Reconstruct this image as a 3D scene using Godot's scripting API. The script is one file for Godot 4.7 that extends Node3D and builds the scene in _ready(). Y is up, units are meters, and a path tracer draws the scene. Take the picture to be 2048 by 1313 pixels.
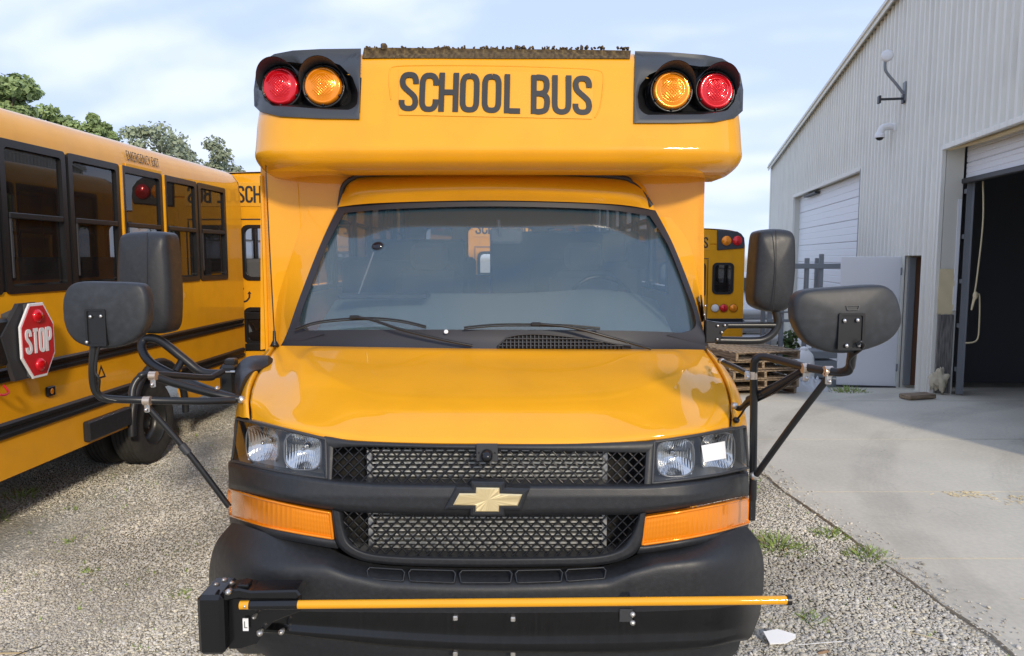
extends Node3D

const EYE := 1.92
const LENS := 1479.0
const TILT := 0.0951204
var rng := RandomNumberGenerator.new()
var off := Vector3.ZERO
var M := {}


# ---------- mesh builder ----------
class MB:
	var v := PackedVector3Array()
	var n := PackedVector3Array()
	var uv := PackedVector2Array()
	var ix := PackedInt32Array()

	func grid(rows: Array, out := Vector3.ZERO, closed := false) -> void:
		var R: int = rows.size()
		var C: int = rows[0].size()
		var base := v.size()
		var pts := PackedVector3Array()
		for r in rows:
			for p in r:
				pts.append(p)
		var nn := PackedVector3Array()
		nn.resize(pts.size())
		var mean := Vector3.ZERO
		for p in pts:
			mean += p
		mean /= pts.size()
		var tris := PackedInt32Array()
		var score := 0.0
		var last := C if closed else C - 1
		for i in R - 1:
			for j in last:
				var a := i * C + j
				var b := i * C + (j + 1) % C
				var c := (i + 1) * C + (j + 1) % C
				var d := (i + 1) * C + j
				for t in [[a, b, c], [a, c, d]]:
					var f: Vector3 = (pts[t[2]] - pts[t[0]]).cross(pts[t[1]] - pts[t[0]])
					if f.length_squared() < 1e-20:
						continue
					for k in t:
						nn[k] += f
					tris.append_array(PackedInt32Array(t))
					var w: Vector3 = out if out != Vector3.ZERO else (pts[t[0]] + pts[t[1]] + pts[t[2]]) / 3.0 - mean
					score += f.dot(w)
		var s := 1.0 if score >= 0.0 else -1.0
		for i in pts.size():
			v.append(pts[i])
			var q := nn[i] * s
			n.append(q.normalized() if q.length_squared() > 1e-24 else Vector3.UP)
			uv.append(Vector2(float(i % C) / maxi(C - 1, 1), float(i / C) / maxi(R - 1, 1)))
		for i in range(0, tris.size(), 3):
			ix.append(base + tris[i])
			if s > 0:
				ix.append(base + tris[i + 1])
				ix.append(base + tris[i + 2])
			else:
				ix.append(base + tris[i + 2])
				ix.append(base + tris[i + 1])

	func poly(pts: Array, out: Vector3) -> void:  # flat convex polygon
		var base := v.size()
		var f := Vector3.ZERO
		for i in range(1, pts.size() - 1):
			f += (pts[i + 1] - pts[0]).cross(pts[i] - pts[0])
		var s := f.dot(out) >= 0.0
		var nn := (f if s else -f).normalized()
		for p in pts:
			v.append(p)
			n.append(nn)
			uv.append(Vector2(p.x, p.y))
		for i in range(1, pts.size() - 1):
			ix.append_array(PackedInt32Array([base, base + i, base + i + 1] if s else [base, base + i + 1, base + i]))

	func solid(rows: Array, th: Vector3) -> void:  # a sheet with thickness th (from its front backwards)
		grid(rows, -th)
		var back := []
		for r in rows:
			var b := []
			for p in r:
				b.append(p + th)
			back.append(b)
		grid(back, th)
		var R: int = rows.size()
		var C: int = rows[0].size()
		var mid: Vector3 = rows[R / 2][C / 2]
		for e in [0, R - 1]:
			grid([rows[e], back[e]], rows[e][C / 2] - mid)
		for e in [0, C - 1]:
			var a := []
			var b := []
			for i in R:
				a.append(rows[i][e])
				b.append(back[i][e])
			grid([a, b], a[R / 2] - mid)

	func box(c: Vector3, s: Vector3, bev := 0.0, B := Basis()) -> void:
		var h := s * 0.5
		var b: float = minf(bev, minf(h.x, minf(h.y, h.z)) * 0.9)
		var q := func(x, y, z): return c + B * Vector3(x, y, z)
		for ax in 3:
			var u := (ax + 1) % 3
			var w := (ax + 2) % 3
			for sg in [-1.0, 1.0]:
				var ps := []
				for k in [[-1, -1], [1, -1], [1, 1], [-1, 1]]:
					var p := Vector3.ZERO
					p[ax] = sg * h[ax]
					p[u] = k[0] * (h[u] - b)
					p[w] = k[1] * (h[w] - b)
					ps.append(c + B * p)
				var o := Vector3.ZERO
				o[ax] = sg
				poly(ps, B * o)
		if b <= 0.0:
			return
		for ax in 3:
			var u := (ax + 1) % 3
			var w := (ax + 2) % 3
			for su in [-1.0, 1.0]:
				for sw in [-1.0, 1.0]:
					var ps := []
					for k in [[-1, 0], [1, 0], [1, 1], [-1, 1]]:
						var p := Vector3.ZERO
						p[ax] = k[0] * (h[ax] - b)
						p[u] = su * (h[u] - (b if k[1] == 1 else 0.0))
						p[w] = sw * (h[w] - (0.0 if k[1] == 1 else b))
						ps.append(c + B * p)
					var o := Vector3.ZERO
					o[u] = su
					o[w] = sw
					poly(ps, B * o)
		for k in 8:
			var sg := Vector3(1 if k & 1 else -1, 1 if k & 2 else -1, 1 if k & 4 else -1)
			var ps := []
			for ax in 3:
				var p := sg * (h - Vector3.ONE * b)
				p[ax] = sg[ax] * h[ax]
				ps.append(c + B * p)
			poly(ps, B * sg)

	func tube(path: Array, r: float, sides := 10, closed := false, flat := 1.0) -> void:
		var N: int = path.size()
		var side := Vector3.ZERO
		var base := v.size()
		for i in N:
			var a: Vector3 = path[(i - 1 + N) % N] if closed else path[maxi(i - 1, 0)]
			var b: Vector3 = path[(i + 1) % N] if closed else path[mini(i + 1, N - 1)]
			var t := (b - a).normalized()
			if i == 0:
				side = t.cross(Vector3.UP)
				if side.length() < 0.05:
					side = t.cross(Vector3.RIGHT)
			side = (side - t * side.dot(t)).normalized()
			var up := side.cross(t)
			for k in sides:
				var an := TAU * k / sides
				var d := side * cos(an) + up * sin(an) * flat
				v.append(path[i] + d * r)
				n.append(d.normalized())
				uv.append(Vector2(float(k) / sides, float(i) / N))
		for i in (N if closed else N - 1):
			for k in sides:
				var a := base + i * sides + k
				var b := base + i * sides + (k + 1) % sides
				var c := base + ((i + 1) % N) * sides + (k + 1) % sides
				var d := base + ((i + 1) % N) * sides + k
				_q(a, b, c, d)
		if not closed:
			for e in [0, N - 1]:
				var ring := []
				for k in sides:
					ring.append(v[base + e * sides + k])
				poly(ring, path[e] - path[1 if e == 0 else N - 2])

	func _q(a: int, b: int, c: int, d: int) -> void:
		for t in [[a, b, c], [a, c, d]]:
			var f: Vector3 = (v[t[2]] - v[t[0]]).cross(v[t[1]] - v[t[0]])
			if f.dot(n[t[0]] + n[t[1]] + n[t[2]]) >= 0:
				ix.append_array(PackedInt32Array(t))
			else:
				ix.append_array(PackedInt32Array([t[0], t[2], t[1]]))

	func lathe(prof: Array, at: Vector3, axis: Vector3, seg := 24, hard := false) -> void:  # prof: [radius, height along axis]
		var s := axis.cross(Vector3.UP if absf(axis.y) < 0.9 else Vector3.RIGHT).normalized()
		var u := s.cross(axis)
		var rows := []
		for p in prof:
			var r := []
			for k in seg:
				var a := TAU * k / seg
				r.append(at + axis * p[1] + (s * cos(a) + u * sin(a)) * p[0])
			rows.append(r)
		if not hard:
			grid(rows, Vector3.ZERO, true)
		else:
			for i in rows.size() - 1:
				var b := v.size()
				grid([rows[i], rows[i + 1]], Vector3.ZERO, true)
				# outward is away from the axis or along it
				var dr: float = prof[i + 1][0] - prof[i][0]
				var dh: float = prof[i + 1][1] - prof[i][1]
				var want := (s * dh * signf(1.0) - axis * dr)
				if n[b].dot(want) * 1.0 < 0.0:
					_flip(b)

	func _flip(from: int) -> void:
		for i in range(from, n.size()):
			n[i] = -n[i]
		for i in range(0, ix.size(), 3):
			if ix[i] >= from:
				var t := ix[i + 1]
				ix[i + 1] = ix[i + 2]
				ix[i + 2] = t

	func ball(c: Vector3, r: Vector3, seg := 12) -> void:
		var rows := []
		var k := seg / 2
		for i in k + 1:
			var a := -PI / 2 + PI * i / k
			var row := []
			for j in seg:
				var b := TAU * j / seg
				row.append(c + Vector3(cos(a) * cos(b), sin(a), cos(a) * sin(b)) * r)
			rows.append(row)
		grid(rows, Vector3.ZERO, true)

	func prism(p2: PackedVector2Array, T: Transform3D, depth: float, bev := 0.0) -> void:  # front faces T's +z
		var p := p2
		if Geometry2D.is_polygon_clockwise(p):
			p = p2.duplicate()
			p.reverse()
		var N := p.size()
		var ins := PackedVector2Array()
		for i in N:
			var a := (p[i] - p[(i - 1 + N) % N]).normalized()
			var b := (p[(i + 1) % N] - p[i]).normalized()
			var na := Vector2(-a.y, a.x)
			var nb := Vector2(-b.y, b.x)
			var m := (na + nb).normalized()
			ins.append(p[i] + m * bev / maxf(0.35, m.dot(na)))
		var tr := Geometry2D.triangulate_polygon(ins)
		for side in [[0.0, 1.0], [-depth, -1.0]]:
			var base := v.size()
			var z: Vector3 = T.basis.z * side[1]
			for q in (ins if side[1] > 0 else p):
				v.append(T * Vector3(q.x, q.y, side[0]))
				n.append(z.normalized())
				uv.append(q)
			for i in range(0, tr.size(), 3):
				var t := [base + tr[i], base + tr[i + 1], base + tr[i + 2]]
				var f: Vector3 = (v[t[2]] - v[t[0]]).cross(v[t[1]] - v[t[0]])
				ix.append_array(PackedInt32Array(t if f.dot(z) > 0 else [t[0], t[2], t[1]]))
		for i in N:
			var j := (i + 1) % N
			var e := p[j] - p[i]
			var o := T.basis * Vector3(e.y, -e.x, 0)
			if bev > 0:
				poly([T * Vector3(ins[i].x, ins[i].y, 0), T * Vector3(ins[j].x, ins[j].y, 0), T * Vector3(p[j].x, p[j].y, -bev), T * Vector3(p[i].x, p[i].y, -bev)], o + T.basis.z * e.length())
			poly([T * Vector3(p[i].x, p[i].y, -bev), T * Vector3(p[j].x, p[j].y, -bev), T * Vector3(p[j].x, p[j].y, -depth), T * Vector3(p[i].x, p[i].y, -depth)], o)

	func stroke(path: Array, hw: float, T: Transform3D, th: float, closed := false) -> void:  # a flat pen stroke of width 2 hw
		var N: int = path.size()
		var l := []
		var r := []
		for i in N:
			var a: Vector2 = path[(i - 1 + N) % N] if closed else path[maxi(i - 1, 0)]
			var b: Vector2 = path[(i + 1) % N] if closed else path[mini(i + 1, N - 1)]
			var p: Vector2 = path[i]
			var d1 := (p - a).normalized() if p != a else (b - p).normalized()
			var d2 := (b - p).normalized() if p != b else d1
			var t := (d1 + d2).normalized()
			var m := Vector2(-t.y, t.x)
			var k := hw / maxf(0.5, m.dot(Vector2(-d1.y, d1.x)))
			l.append(p + m * k)
			r.append(p - m * k)
		if closed:
			l.append(l[0])
			r.append(r[0])
		var up := func(a, z): return a.map(func(q): return T * Vector3(q.x, q.y, z))
		var L: Array = up.call(l, th)
		var R2: Array = up.call(r, th)
		var L0: Array = up.call(l, 0.0)
		var R0: Array = up.call(r, 0.0)
		grid([L, R2], T.basis.z)
		for i in L.size() - 1:
			poly([L[i], L[i + 1], L0[i + 1], L0[i]], L[i] - R2[i])
			poly([R2[i], R2[i + 1], R0[i + 1], R0[i]], R2[i] - L[i])

	func mesh(o := Vector3.ZERO) -> ArrayMesh:
		var p := v
		if o != Vector3.ZERO:
			p = v.duplicate()
			for i in p.size():
				p[i] -= o
		var arr := []
		arr.resize(Mesh.ARRAY_MAX)
		arr[Mesh.ARRAY_VERTEX] = p
		arr[Mesh.ARRAY_NORMAL] = n
		arr[Mesh.ARRAY_TEX_UV] = uv
		arr[Mesh.ARRAY_INDEX] = ix
		var m := ArrayMesh.new()
		m.add_surface_from_arrays(Mesh.PRIMITIVE_TRIANGLES, arr)
		return m


# ---------- scene helpers ----------
func thing(called: String, label: String, category: String, at := Vector3.ZERO, turn := 0.0, group := "") -> Node3D:
	var o := Node3D.new()
	o.name = numbered(called)
	add_child(o)
	o.position = at
	o.rotation.y = turn
	tag(o, label, category, group)
	return o


func tag(o: Node3D, label: String, category: String, group := "") -> void:
	o.set_meta("label", label)
	o.set_meta("category", category)
	if group:
		o.set_meta("group", group)


func numbered(called: String, parent: Node = self) -> String:
	var s := called
	var k := 1
	while parent.has_node(s):
		s = "%s_%03d" % [called, k]
		k += 1
	return s


func part(called: String, m, mat: Material, parent: Node = self) -> MeshInstance3D:
	var o := MeshInstance3D.new()
	o.mesh = m.mesh(off) if m is MB else m
	o.mesh.surface_set_material(0, mat)
	o.name = numbered(called, parent)
	parent.add_child(o)
	return o


func copy_of(o: Node3D, label: String, at: Vector3, turn := 0.0) -> Node3D:
	var c: Node3D = o.duplicate()
	c.name = numbered(o.name.rstrip("0123456789_"))
	add_child(c)
	c.position = at
	c.rotation.y = turn
	c.set_meta("label", label)
	return c


# where a point of the photograph at forward distance d lies in the yard
func P(x: float, y: float, d: float) -> Vector3:
	var u := (656.5 - y) / LENS
	var w := (x - 1024.0) / LENS
	var t := d / (cos(TILT) + u * sin(TILT))
	return Vector3(w * t, EYE + t * (u * cos(TILT) - sin(TILT)), -d)


func on(x: float, y: float, f: Callable, add := 0.0) -> Vector3:
	var d := 3.2
	var p := Vector3.ZERO
	for i in 14:
		p = P(x, y, d)
		d = lerpf(d, f.call(p.x, p.y) + add, 0.8)
	return P(x, y, d)


func crv(p: Array, n: int) -> Array:
	var o := []
	for i in n:
		var t := float(i) / (n - 1) * (p.size() - 1)
		var k := mini(int(t), p.size() - 2)
		var u := t - k
		var a = p[maxi(k - 1, 0)]
		var b = p[k]
		var c = p[k + 1]
		var d = p[mini(k + 2, p.size() - 1)]
		o.append(((b * 2.0) + (c - a) * u + (a * 2.0 - b * 5.0 + c * 4.0 - d) * u * u + (b * 3.0 - a - c * 3.0 + d) * u * u * u) * 0.5)
	return o


func q(a: Array) -> Array:
	var o := []
	for i in range(0, a.size(), 2):
		o.append(Vector2(a[i], a[i + 1]))
	return o


func q3(a: Array) -> Array:
	var o := []
	for i in range(0, a.size(), 3):
		o.append(P(a[i], a[i + 1], a[i + 2]))
	return o


func dense(p: Array, n: int) -> Array:  # straight pieces, n points, corners nearly kept
	var L := 0.0
	for i in p.size() - 1:
		L += p[i].distance_to(p[i + 1])
	var o := []
	for k in n:
		var want := L * k / (n - 1)
		var i := 0
		while i < p.size() - 2 and want > p[i].distance_to(p[i + 1]):
			want -= p[i].distance_to(p[i + 1])
			i += 1
		o.append(p[i].lerp(p[i + 1], minf(1.0, want / maxf(1e-9, p[i].distance_to(p[i + 1])))))
	return o


# a curved patch between two outlines, laid on the surface whose depth is f(x, y)
func patch(A: Array, B: Array, f: Callable, n: int, k: int, bulge = null, smooth := true) -> Array:
	var a: Array = crv(A, n) if smooth else dense(A, n)
	var b: Array = crv(B, n) if smooth else dense(B, n)
	var rows := []
	for i in k:
		var t := float(i) / (k - 1)
		var row := []
		for j in n:
			var p: Vector2 = a[j].lerp(b[j], t)
			row.append(on(p.x, p.y, f, bulge.call(t, float(j) / (n - 1)) if bulge != null else 0.0))
		rows.append(row)
	return rows


func rows3(list: Array, n: int) -> Array:
	return list.map(func(r): return crv(r, n))


func between(rows: Array, n: int) -> Array:  # smooth the other way: n rows through the given rows
	var C: int = rows[0].size()
	var out := []
	for i in n:
		out.append([])
	for j in C:
		var col: Array = crv(rows.map(func(r): return r[j]), n)
		for i in n:
			out[i].append(col[i])
	return out


func facing(at: Vector3, z: Vector3, up := Vector3.UP) -> Transform3D:
	var zz := z.normalized()
	var xx := up.cross(zz).normalized()
	return Transform3D(Basis(xx, zz.cross(xx), zz), at)


func disc(r: float, seg := 20, squash := 1.0) -> PackedVector2Array:
	var p := PackedVector2Array()
	for k in seg:
		p.append(Vector2(cos(TAU * k / seg) * r, sin(TAU * k / seg) * r * squash))
	return p


func rounded(w: float, h: float, r: float, seg := 5) -> PackedVector2Array:
	var p := PackedVector2Array()
	for c in 4:
		var cx := (w / 2 - r) * (1 if c == 0 or c == 3 else -1)
		var cy := (h / 2 - r) * (1 if c < 2 else -1)
		for k in seg + 1:
			var a := PI / 2 * (c + float(k) / seg)
			p.append(Vector2(cx + cos(a) * r, cy + sin(a) * r))
	return p


func ring_of(mb: MB, outer: PackedVector2Array, inner: PackedVector2Array, T: Transform3D, th: float) -> void:  # a frame; both loops have the same count
	var f := func(p, z): return Array(p).map(func(a): return T * Vector3(a.x, a.y, z))
	mb.grid([f.call(outer, 0.0), f.call(inner, 0.0)], T.basis.z, true)
	mb.grid([f.call(outer, 0.0), f.call(outer, -th)], Vector3.ZERO, true)
	var b := mb.v.size()
	mb.grid([f.call(inner, 0.0), f.call(inner, -th)], Vector3.ZERO, true)
	mb._flip(b)


# ---------- lettering: narrow highway capitals, one mesh for each letter ----------
func glyph(c: String) -> Array:  # [width, strokes]
	match c:
		"S":
			return [0.45, [[q([0.385, 0.70, 0.38, 0.81, 0.33, 0.91, 0.225, 0.935, 0.12, 0.91, 0.068, 0.82, 0.07, 0.71, 0.12, 0.6, 0.33, 0.40, 0.38, 0.29, 0.382, 0.18, 0.33, 0.09, 0.225, 0.065, 0.12, 0.09, 0.065, 0.18, 0.06, 0.28]), true, false]]]
		"C":
			return [0.44, [[q([0.385, 0.68, 0.375, 0.82, 0.32, 0.91, 0.225, 0.935, 0.125, 0.91, 0.07, 0.81, 0.06, 0.66, 0.06, 0.34, 0.07, 0.19, 0.125, 0.09, 0.225, 0.065, 0.32, 0.09, 0.375, 0.18, 0.385, 0.32]), true, false]]]
		"O":
			return [0.45, [[q([0.225, 0.935, 0.12, 0.91, 0.068, 0.81, 0.06, 0.66, 0.06, 0.34, 0.068, 0.19, 0.12, 0.09, 0.225, 0.065, 0.33, 0.09, 0.382, 0.19, 0.39, 0.34, 0.39, 0.66, 0.382, 0.81, 0.33, 0.91, 0.225, 0.935]), true, false]]]
		"H":
			return [0.46, [[q([0.06, 0, 0.06, 1]), false, false], [q([0.40, 0, 0.40, 1]), false, false], [q([0.12, 0.5, 0.34, 0.5]), false, false]]]
		"L":
			return [0.38, [[q([0.06, 1, 0.06, 0.0]), false, false], [q([0.12, 0.06, 0.38, 0.06]), false, false]]]
		"U":
			return [0.45, [[q([0.06, 1, 0.06, 0.6, 0.06, 0.3, 0.075, 0.16, 0.13, 0.085, 0.225, 0.06, 0.32, 0.085, 0.375, 0.16, 0.39, 0.3, 0.39, 0.6, 0.39, 1]), true, false]]]
		"B":
			return [0.44, [[q([0.06, 0, 0.06, 1]), false, false], [q([0.12, 0.94, 0.22, 0.94, 0.32, 0.91, 0.365, 0.82, 0.365, 0.68, 0.32, 0.57, 0.22, 0.525, 0.12, 0.525]), true, false], [q([0.2, 0.524, 0.31, 0.49, 0.375, 0.4, 0.38, 0.25, 0.34, 0.11, 0.22, 0.06, 0.12, 0.06]), true, false]]]
		"T":
			return [0.42, [[q([0.21, 0, 0.21, 0.88]), false, false], [q([0.0, 0.94, 0.42, 0.94]), false, false]]]
		"P":
			return [0.44, [[q([0.06, 0, 0.06, 1]), false, false], [q([0.12, 0.94, 0.22, 0.94, 0.33, 0.91, 0.375, 0.81, 0.375, 0.66, 0.33, 0.54, 0.22, 0.50, 0.12, 0.50]), true, false]]]
	return [0.28, []]


func lettering(text: String, parent: Node3D, T: Transform3D, h: float, gap: float, mat: Material, bold := 0.06, fit := 0.0) -> void:
	var w := 0.0
	for c in text:
		w += glyph(c)[0] + gap
	w -= gap
	var sx := h if fit == 0.0 else fit / w
	var x := -w / 2
	for c in text:
		var g := glyph(c)
		if g[1].size():
			var mb := MB.new()
			var lift := 0.003
			for s in g[1]:
				lift += 0.0005
				var path: Array = crv(s[0], s[0].size() * 4) if s[1] else s[0]
				path = path.map(func(p): return Vector2((p.x + x) * sx, (p.y - 0.5) * h))
				mb.stroke(path, bold * h, T, lift)
			part("letter", mb, mat, parent)
		x += g[0] + gap


# ---------- materials ----------
func lin(r: float, g: float, b: float, a := 1.0) -> Color:
	var c := Color(r, g, b, a).linear_to_srgb()
	c.a = a
	return c


func mat(c: Color, rough := 0.5, metal := 0.0) -> StandardMaterial3D:
	var m := StandardMaterial3D.new()
	m.albedo_color = c
	m.roughness = rough
	m.metallic = metal
	return m


func noise(freq: float, sd: int, ramp: Array, size := 512, type := FastNoiseLite.TYPE_SIMPLEX_SMOOTH, oct := 4) -> NoiseTexture2D:
	var f := FastNoiseLite.new()
	f.noise_type = type
	f.frequency = freq
	f.seed = sd
	f.fractal_octaves = oct
	var t := NoiseTexture2D.new()
	t.width = size
	t.height = size
	t.seamless = true
	t.noise = f
	if ramp.size():
		var g := Gradient.new()
		g.offsets = PackedFloat32Array(ramp.map(func(r): return r[0]))
		g.colors = PackedColorArray(ramp.map(func(r): return r[1]))
		t.color_ramp = g
	return t


func grey(v: float) -> Color:
	return Color(v, v, v)


func tri(m: StandardMaterial3D, scale: float, world := true) -> void:
	m.uv1_triplanar = true
	m.uv1_world_triplanar = world
	m.uv1_scale = Vector3.ONE * scale


func materials() -> void:
	var y := mat(lin(0.84, 0.378, 0.009), 0.6)
	y.clearcoat_enabled = true
	y.clearcoat = 0.8
	y.clearcoat_roughness = 0.03
	y.metallic_specular = 0.3
	y.albedo_texture = noise(0.008, 3, [[0.0, grey(0.95)], [0.5, grey(0.985)], [1.0, grey(1.0)]], 512)
	tri(y, 0.7)
	y.roughness_texture = noise(0.02, 31, [[0.0, grey(0.7)], [1.0, grey(1.0)]], 256)
	y.heightmap_enabled = true
	y.heightmap_texture = noise(0.006, 33, [], 512, FastNoiseLite.TYPE_SIMPLEX_SMOOTH, 3)
	y.heightmap_scale = 0.025
	M.yellow = y
	M.mirror_shell = mat(lin(0.036, 0.04, 0.047), 0.5)
	M.mirror_shell.albedo_texture = noise(0.03, 88, [[0.0, grey(0.7)], [0.6, grey(0.85)], [1.0, grey(1.0)]], 256)
	tri(M.mirror_shell, 3.0)
	M.lamp_case = mat(lin(0.14, 0.145, 0.155), 0.3, 0.4)
	var ys := mat(lin(0.88, 0.41, 0.012), 0.55)
	ys.albedo_texture = noise(0.12, 5, [[0.0, grey(0.86)], [0.5, grey(0.95)], [1.0, grey(1.0)]], 256, FastNoiseLite.TYPE_CELLULAR)
	tri(ys, 6.0)
	M.reflective = ys
	var bp := mat(lin(0.026, 0.028, 0.033), 0.5)
	bp.albedo_texture = noise(0.02, 8, [[0.0, grey(0.72)], [0.55, grey(0.82)], [0.8, grey(0.9)], [1.0, grey(1.0)]], 512, FastNoiseLite.TYPE_SIMPLEX_SMOOTH, 6)
	bp.heightmap_enabled = true
	bp.heightmap_texture = noise(0.2, 7, [], 256)
	bp.heightmap_scale = 0.04
	bp.roughness_texture = noise(0.015, 17, [[0.0, grey(0.75)], [0.6, grey(0.95)], [1.0, grey(1.0)]], 256)
	tri(bp, 4.0)
	M.plastic = bp
	M.trim = mat(lin(0.035, 0.036, 0.04), 0.5)
	M.pod = mat(lin(0.038, 0.044, 0.054), 0.5)
	M.black = mat(lin(0.012, 0.012, 0.013), 0.35)
	M.gloss = mat(lin(0.008, 0.008, 0.009), 0.22)
	M.matt = mat(lin(0.014, 0.013, 0.012), 0.85)
	var plate := mat(lin(0.009, 0.009, 0.010), 0.28)
	plate.albedo_texture = noise(0.1, 9, [[0.0, grey(0.55)], [0.5, grey(0.7)], [1.0, grey(1.0)]], 256)
	plate.roughness_texture = noise(0.03, 91, [[0.0, grey(0.5)], [1.0, grey(1.0)]], 256)
	tri(plate, 2.0)
	plate.uv1_scale = Vector3(3.0, 0.25, 3.0)
	M.plate = plate
	M.frit = mat(lin(0.022, 0.023, 0.032), 0.5)
	M.steel = mat(lin(0.62, 0.60, 0.58), 0.3, 1.0)
	M.zinc = mat(lin(0.72, 0.68, 0.62), 0.35, 0.9)
	M.chrome = mat(lin(0.66, 0.66, 0.65), 0.09, 1.0)
	M.mirror = mat(lin(0.9, 0.92, 0.93), 0.02, 1.0)
	M.copper = mat(lin(0.72, 0.58, 0.46), 0.35, 0.85)
	M.gold = mat(lin(0.95, 0.76, 0.42), 0.34, 0.75)
	M.gold.anisotropy_enabled = true
	M.gold.anisotropy = 0.6
	M.fin = mat(lin(0.75, 0.75, 0.72), 0.4, 0.4)
	for k in [["red", lin(0.72, 0.006, 0.016)], ["amber", lin(0.96, 0.29, 0.004)]]:
		var l := mat(k[1], 0.16, 0.35)
		l.clearcoat_enabled = true
		l.clearcoat = 0.6
		l.clearcoat_roughness = 0.03
		M[k[0]] = l
		var l2 := mat(k[1], 0.22, 0.4)
		l2.clearcoat_enabled = true
		l2.clearcoat = 0.5
		l2.clearcoat_roughness = 0.03
		M[k[0] + "_prism"] = l2
	M.ink = mat(lin(0.018, 0.017, 0.018), 0.55)
	M.white = mat(lin(0.78, 0.78, 0.78), 0.45)
	M.paper = mat(lin(0.8, 0.8, 0.8), 0.8)
	M.sign_red = mat(lin(0.55, 0.01, 0.02), 0.35)
	M.sign_red.clearcoat_enabled = true
	var g := mat(lin(0.55, 0.62, 0.66, 0.012), 0.0)
	g.transparency = BaseMaterial3D.TRANSPARENCY_ALPHA
	M.glass = g
	var gw := mat(lin(0.032, 0.10, 0.15, 0.32), 0.0)
	gw.transparency = BaseMaterial3D.TRANSPARENCY_ALPHA
	M.windshield = gw
	var gt := mat(lin(0.014, 0.011, 0.010, 0.80), 0.0)
	gt.transparency = BaseMaterial3D.TRANSPARENCY_ALPHA
	M.tint = gt
	M.seat = mat(lin(0.10, 0.11, 0.13), 0.7)
	M.dash = mat(lin(0.19, 0.245, 0.24), 0.75)
	M.liner = mat(lin(0.30, 0.30, 0.29), 0.9)
	M.floor = mat(lin(0.03, 0.03, 0.03), 0.8)
	var rb := mat(lin(0.045, 0.042, 0.038), 0.85)
	rb.albedo_texture = noise(0.02, 12, [[0.0, grey(0.75)], [1.0, grey(1.0)]], 256)
	tri(rb, 2.0, false)
	M.rubber = rb
	M.rim_steel = mat(lin(0.02, 0.02, 0.02), 0.35)
	# yard
	var gr := mat(Color.WHITE, 0.95)
	gr.albedo_texture = noise(0.055, 21, [[0.0, lin(0.24, 0.225, 0.185)], [0.35, lin(0.42, 0.395, 0.325)], [0.65, lin(0.55, 0.52, 0.435)], [1.0, lin(0.70, 0.67, 0.58)]], 1024, FastNoiseLite.TYPE_CELLULAR, 2)
	gr.heightmap_enabled = true
	gr.heightmap_texture = noise(0.055, 21, [], 1024, FastNoiseLite.TYPE_CELLULAR, 2)
	gr.heightmap_scale = 1.5
	gr.detail_enabled = true
	gr.detail_blend_mode = BaseMaterial3D.BLEND_MODE_MUL
	gr.detail_albedo = noise(0.006, 25, [[0.0, lin(0.72, 0.70, 0.64)], [0.45, lin(0.95, 0.94, 0.92)], [1.0, lin(1, 1, 1)]], 512)
	tri(gr, 0.85)
	M.gravel = gr
	var st := mat(Color.WHITE, 0.9)
	st.vertex_color_use_as_albedo = true
	M.stone = st
	# metal building
	var sd := mat(lin(0.80, 0.795, 0.725), 0.5)
	sd.albedo_texture = noise(0.01, 41, [[0.0, grey(0.92)], [0.5, grey(0.98)], [1.0, grey(1.0)]], 512)
	sd.uv1_scale = Vector3(1, 0.3, 1)
	tri(sd, 0.5)
	sd.uv1_scale = Vector3(1.6, 0.12, 1.6)
	M.siding = sd
	M.jamb = mat(lin(0.64, 0.63, 0.56), 0.6)
	M.door_white = mat(lin(0.78, 0.80, 0.83), 0.5)
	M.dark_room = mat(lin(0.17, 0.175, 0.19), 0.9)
	M.rack = mat(lin(0.22, 0.24, 0.26), 0.5, 0.2)
	M.cream = mat(lin(0.70, 0.60, 0.38), 0.8)
	M.foam = mat(lin(0.62, 0.56, 0.42), 0.9)
	M.brown = mat(lin(0.16, 0.075, 0.04), 0.8)
	var wd := mat(Color.WHITE, 0.85)
	wd.albedo_texture = noise(0.02, 51, [[0.0, lin(0.12, 0.085, 0.055)], [0.5, lin(0.26, 0.19, 0.125)], [1.0, lin(0.42, 0.33, 0.23)]], 256)
	tri(wd, 1.0, false)
	wd.uv1_scale = Vector3(0.6, 7, 5)
	M.wood = wd
	var wg := mat(Color.WHITE, 0.9)
	wg.albedo_texture = noise(0.02, 52, [[0.0, lin(0.07, 0.065, 0.06)], [0.5, lin(0.15, 0.145, 0.14)], [1.0, lin(0.25, 0.24, 0.22)]], 256)
	tri(wg, 1.0, false)
	wg.uv1_scale = Vector3(7, 0.6, 7)
	M.grey_wood = wg
	var rg := mat(Color.WHITE, 0.9)
	rg.albedo_texture = noise(0.03, 53, [[0.0, lin(0.03, 0.018, 0.008)], [0.5, lin(0.085, 0.055, 0.022)], [1.0, lin(0.22, 0.15, 0.06)]], 256)
	tri(rg, 5.0, false)
	M.ragged = rg
	var lf := mat(Color.WHITE, 0.7)
	lf.vertex_color_use_as_albedo = true
	lf.backlight_enabled = true
	lf.backlight = Color(0.5, 0.5, 0.5)
	M.leaf = lf
	M.bark = mat(lin(0.10, 0.08, 0.06), 0.95)
	M.grass = lf
	M.straw = mat(lin(0.48, 0.38, 0.22), 0.9)
	M.dry = mat(lin(0.30, 0.19, 0.11), 0.9)
	M.silver = mat(lin(0.55, 0.56, 0.58), 0.35, 0.6)
	var pl := mat(lin(0.6, 0.62, 0.64), 0.3)
	M.plastic_sheet = pl
	M.fan = mat(lin(0.01, 0.012, 0.02), 0.08)
	M.orange_lamp = M.amber


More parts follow.
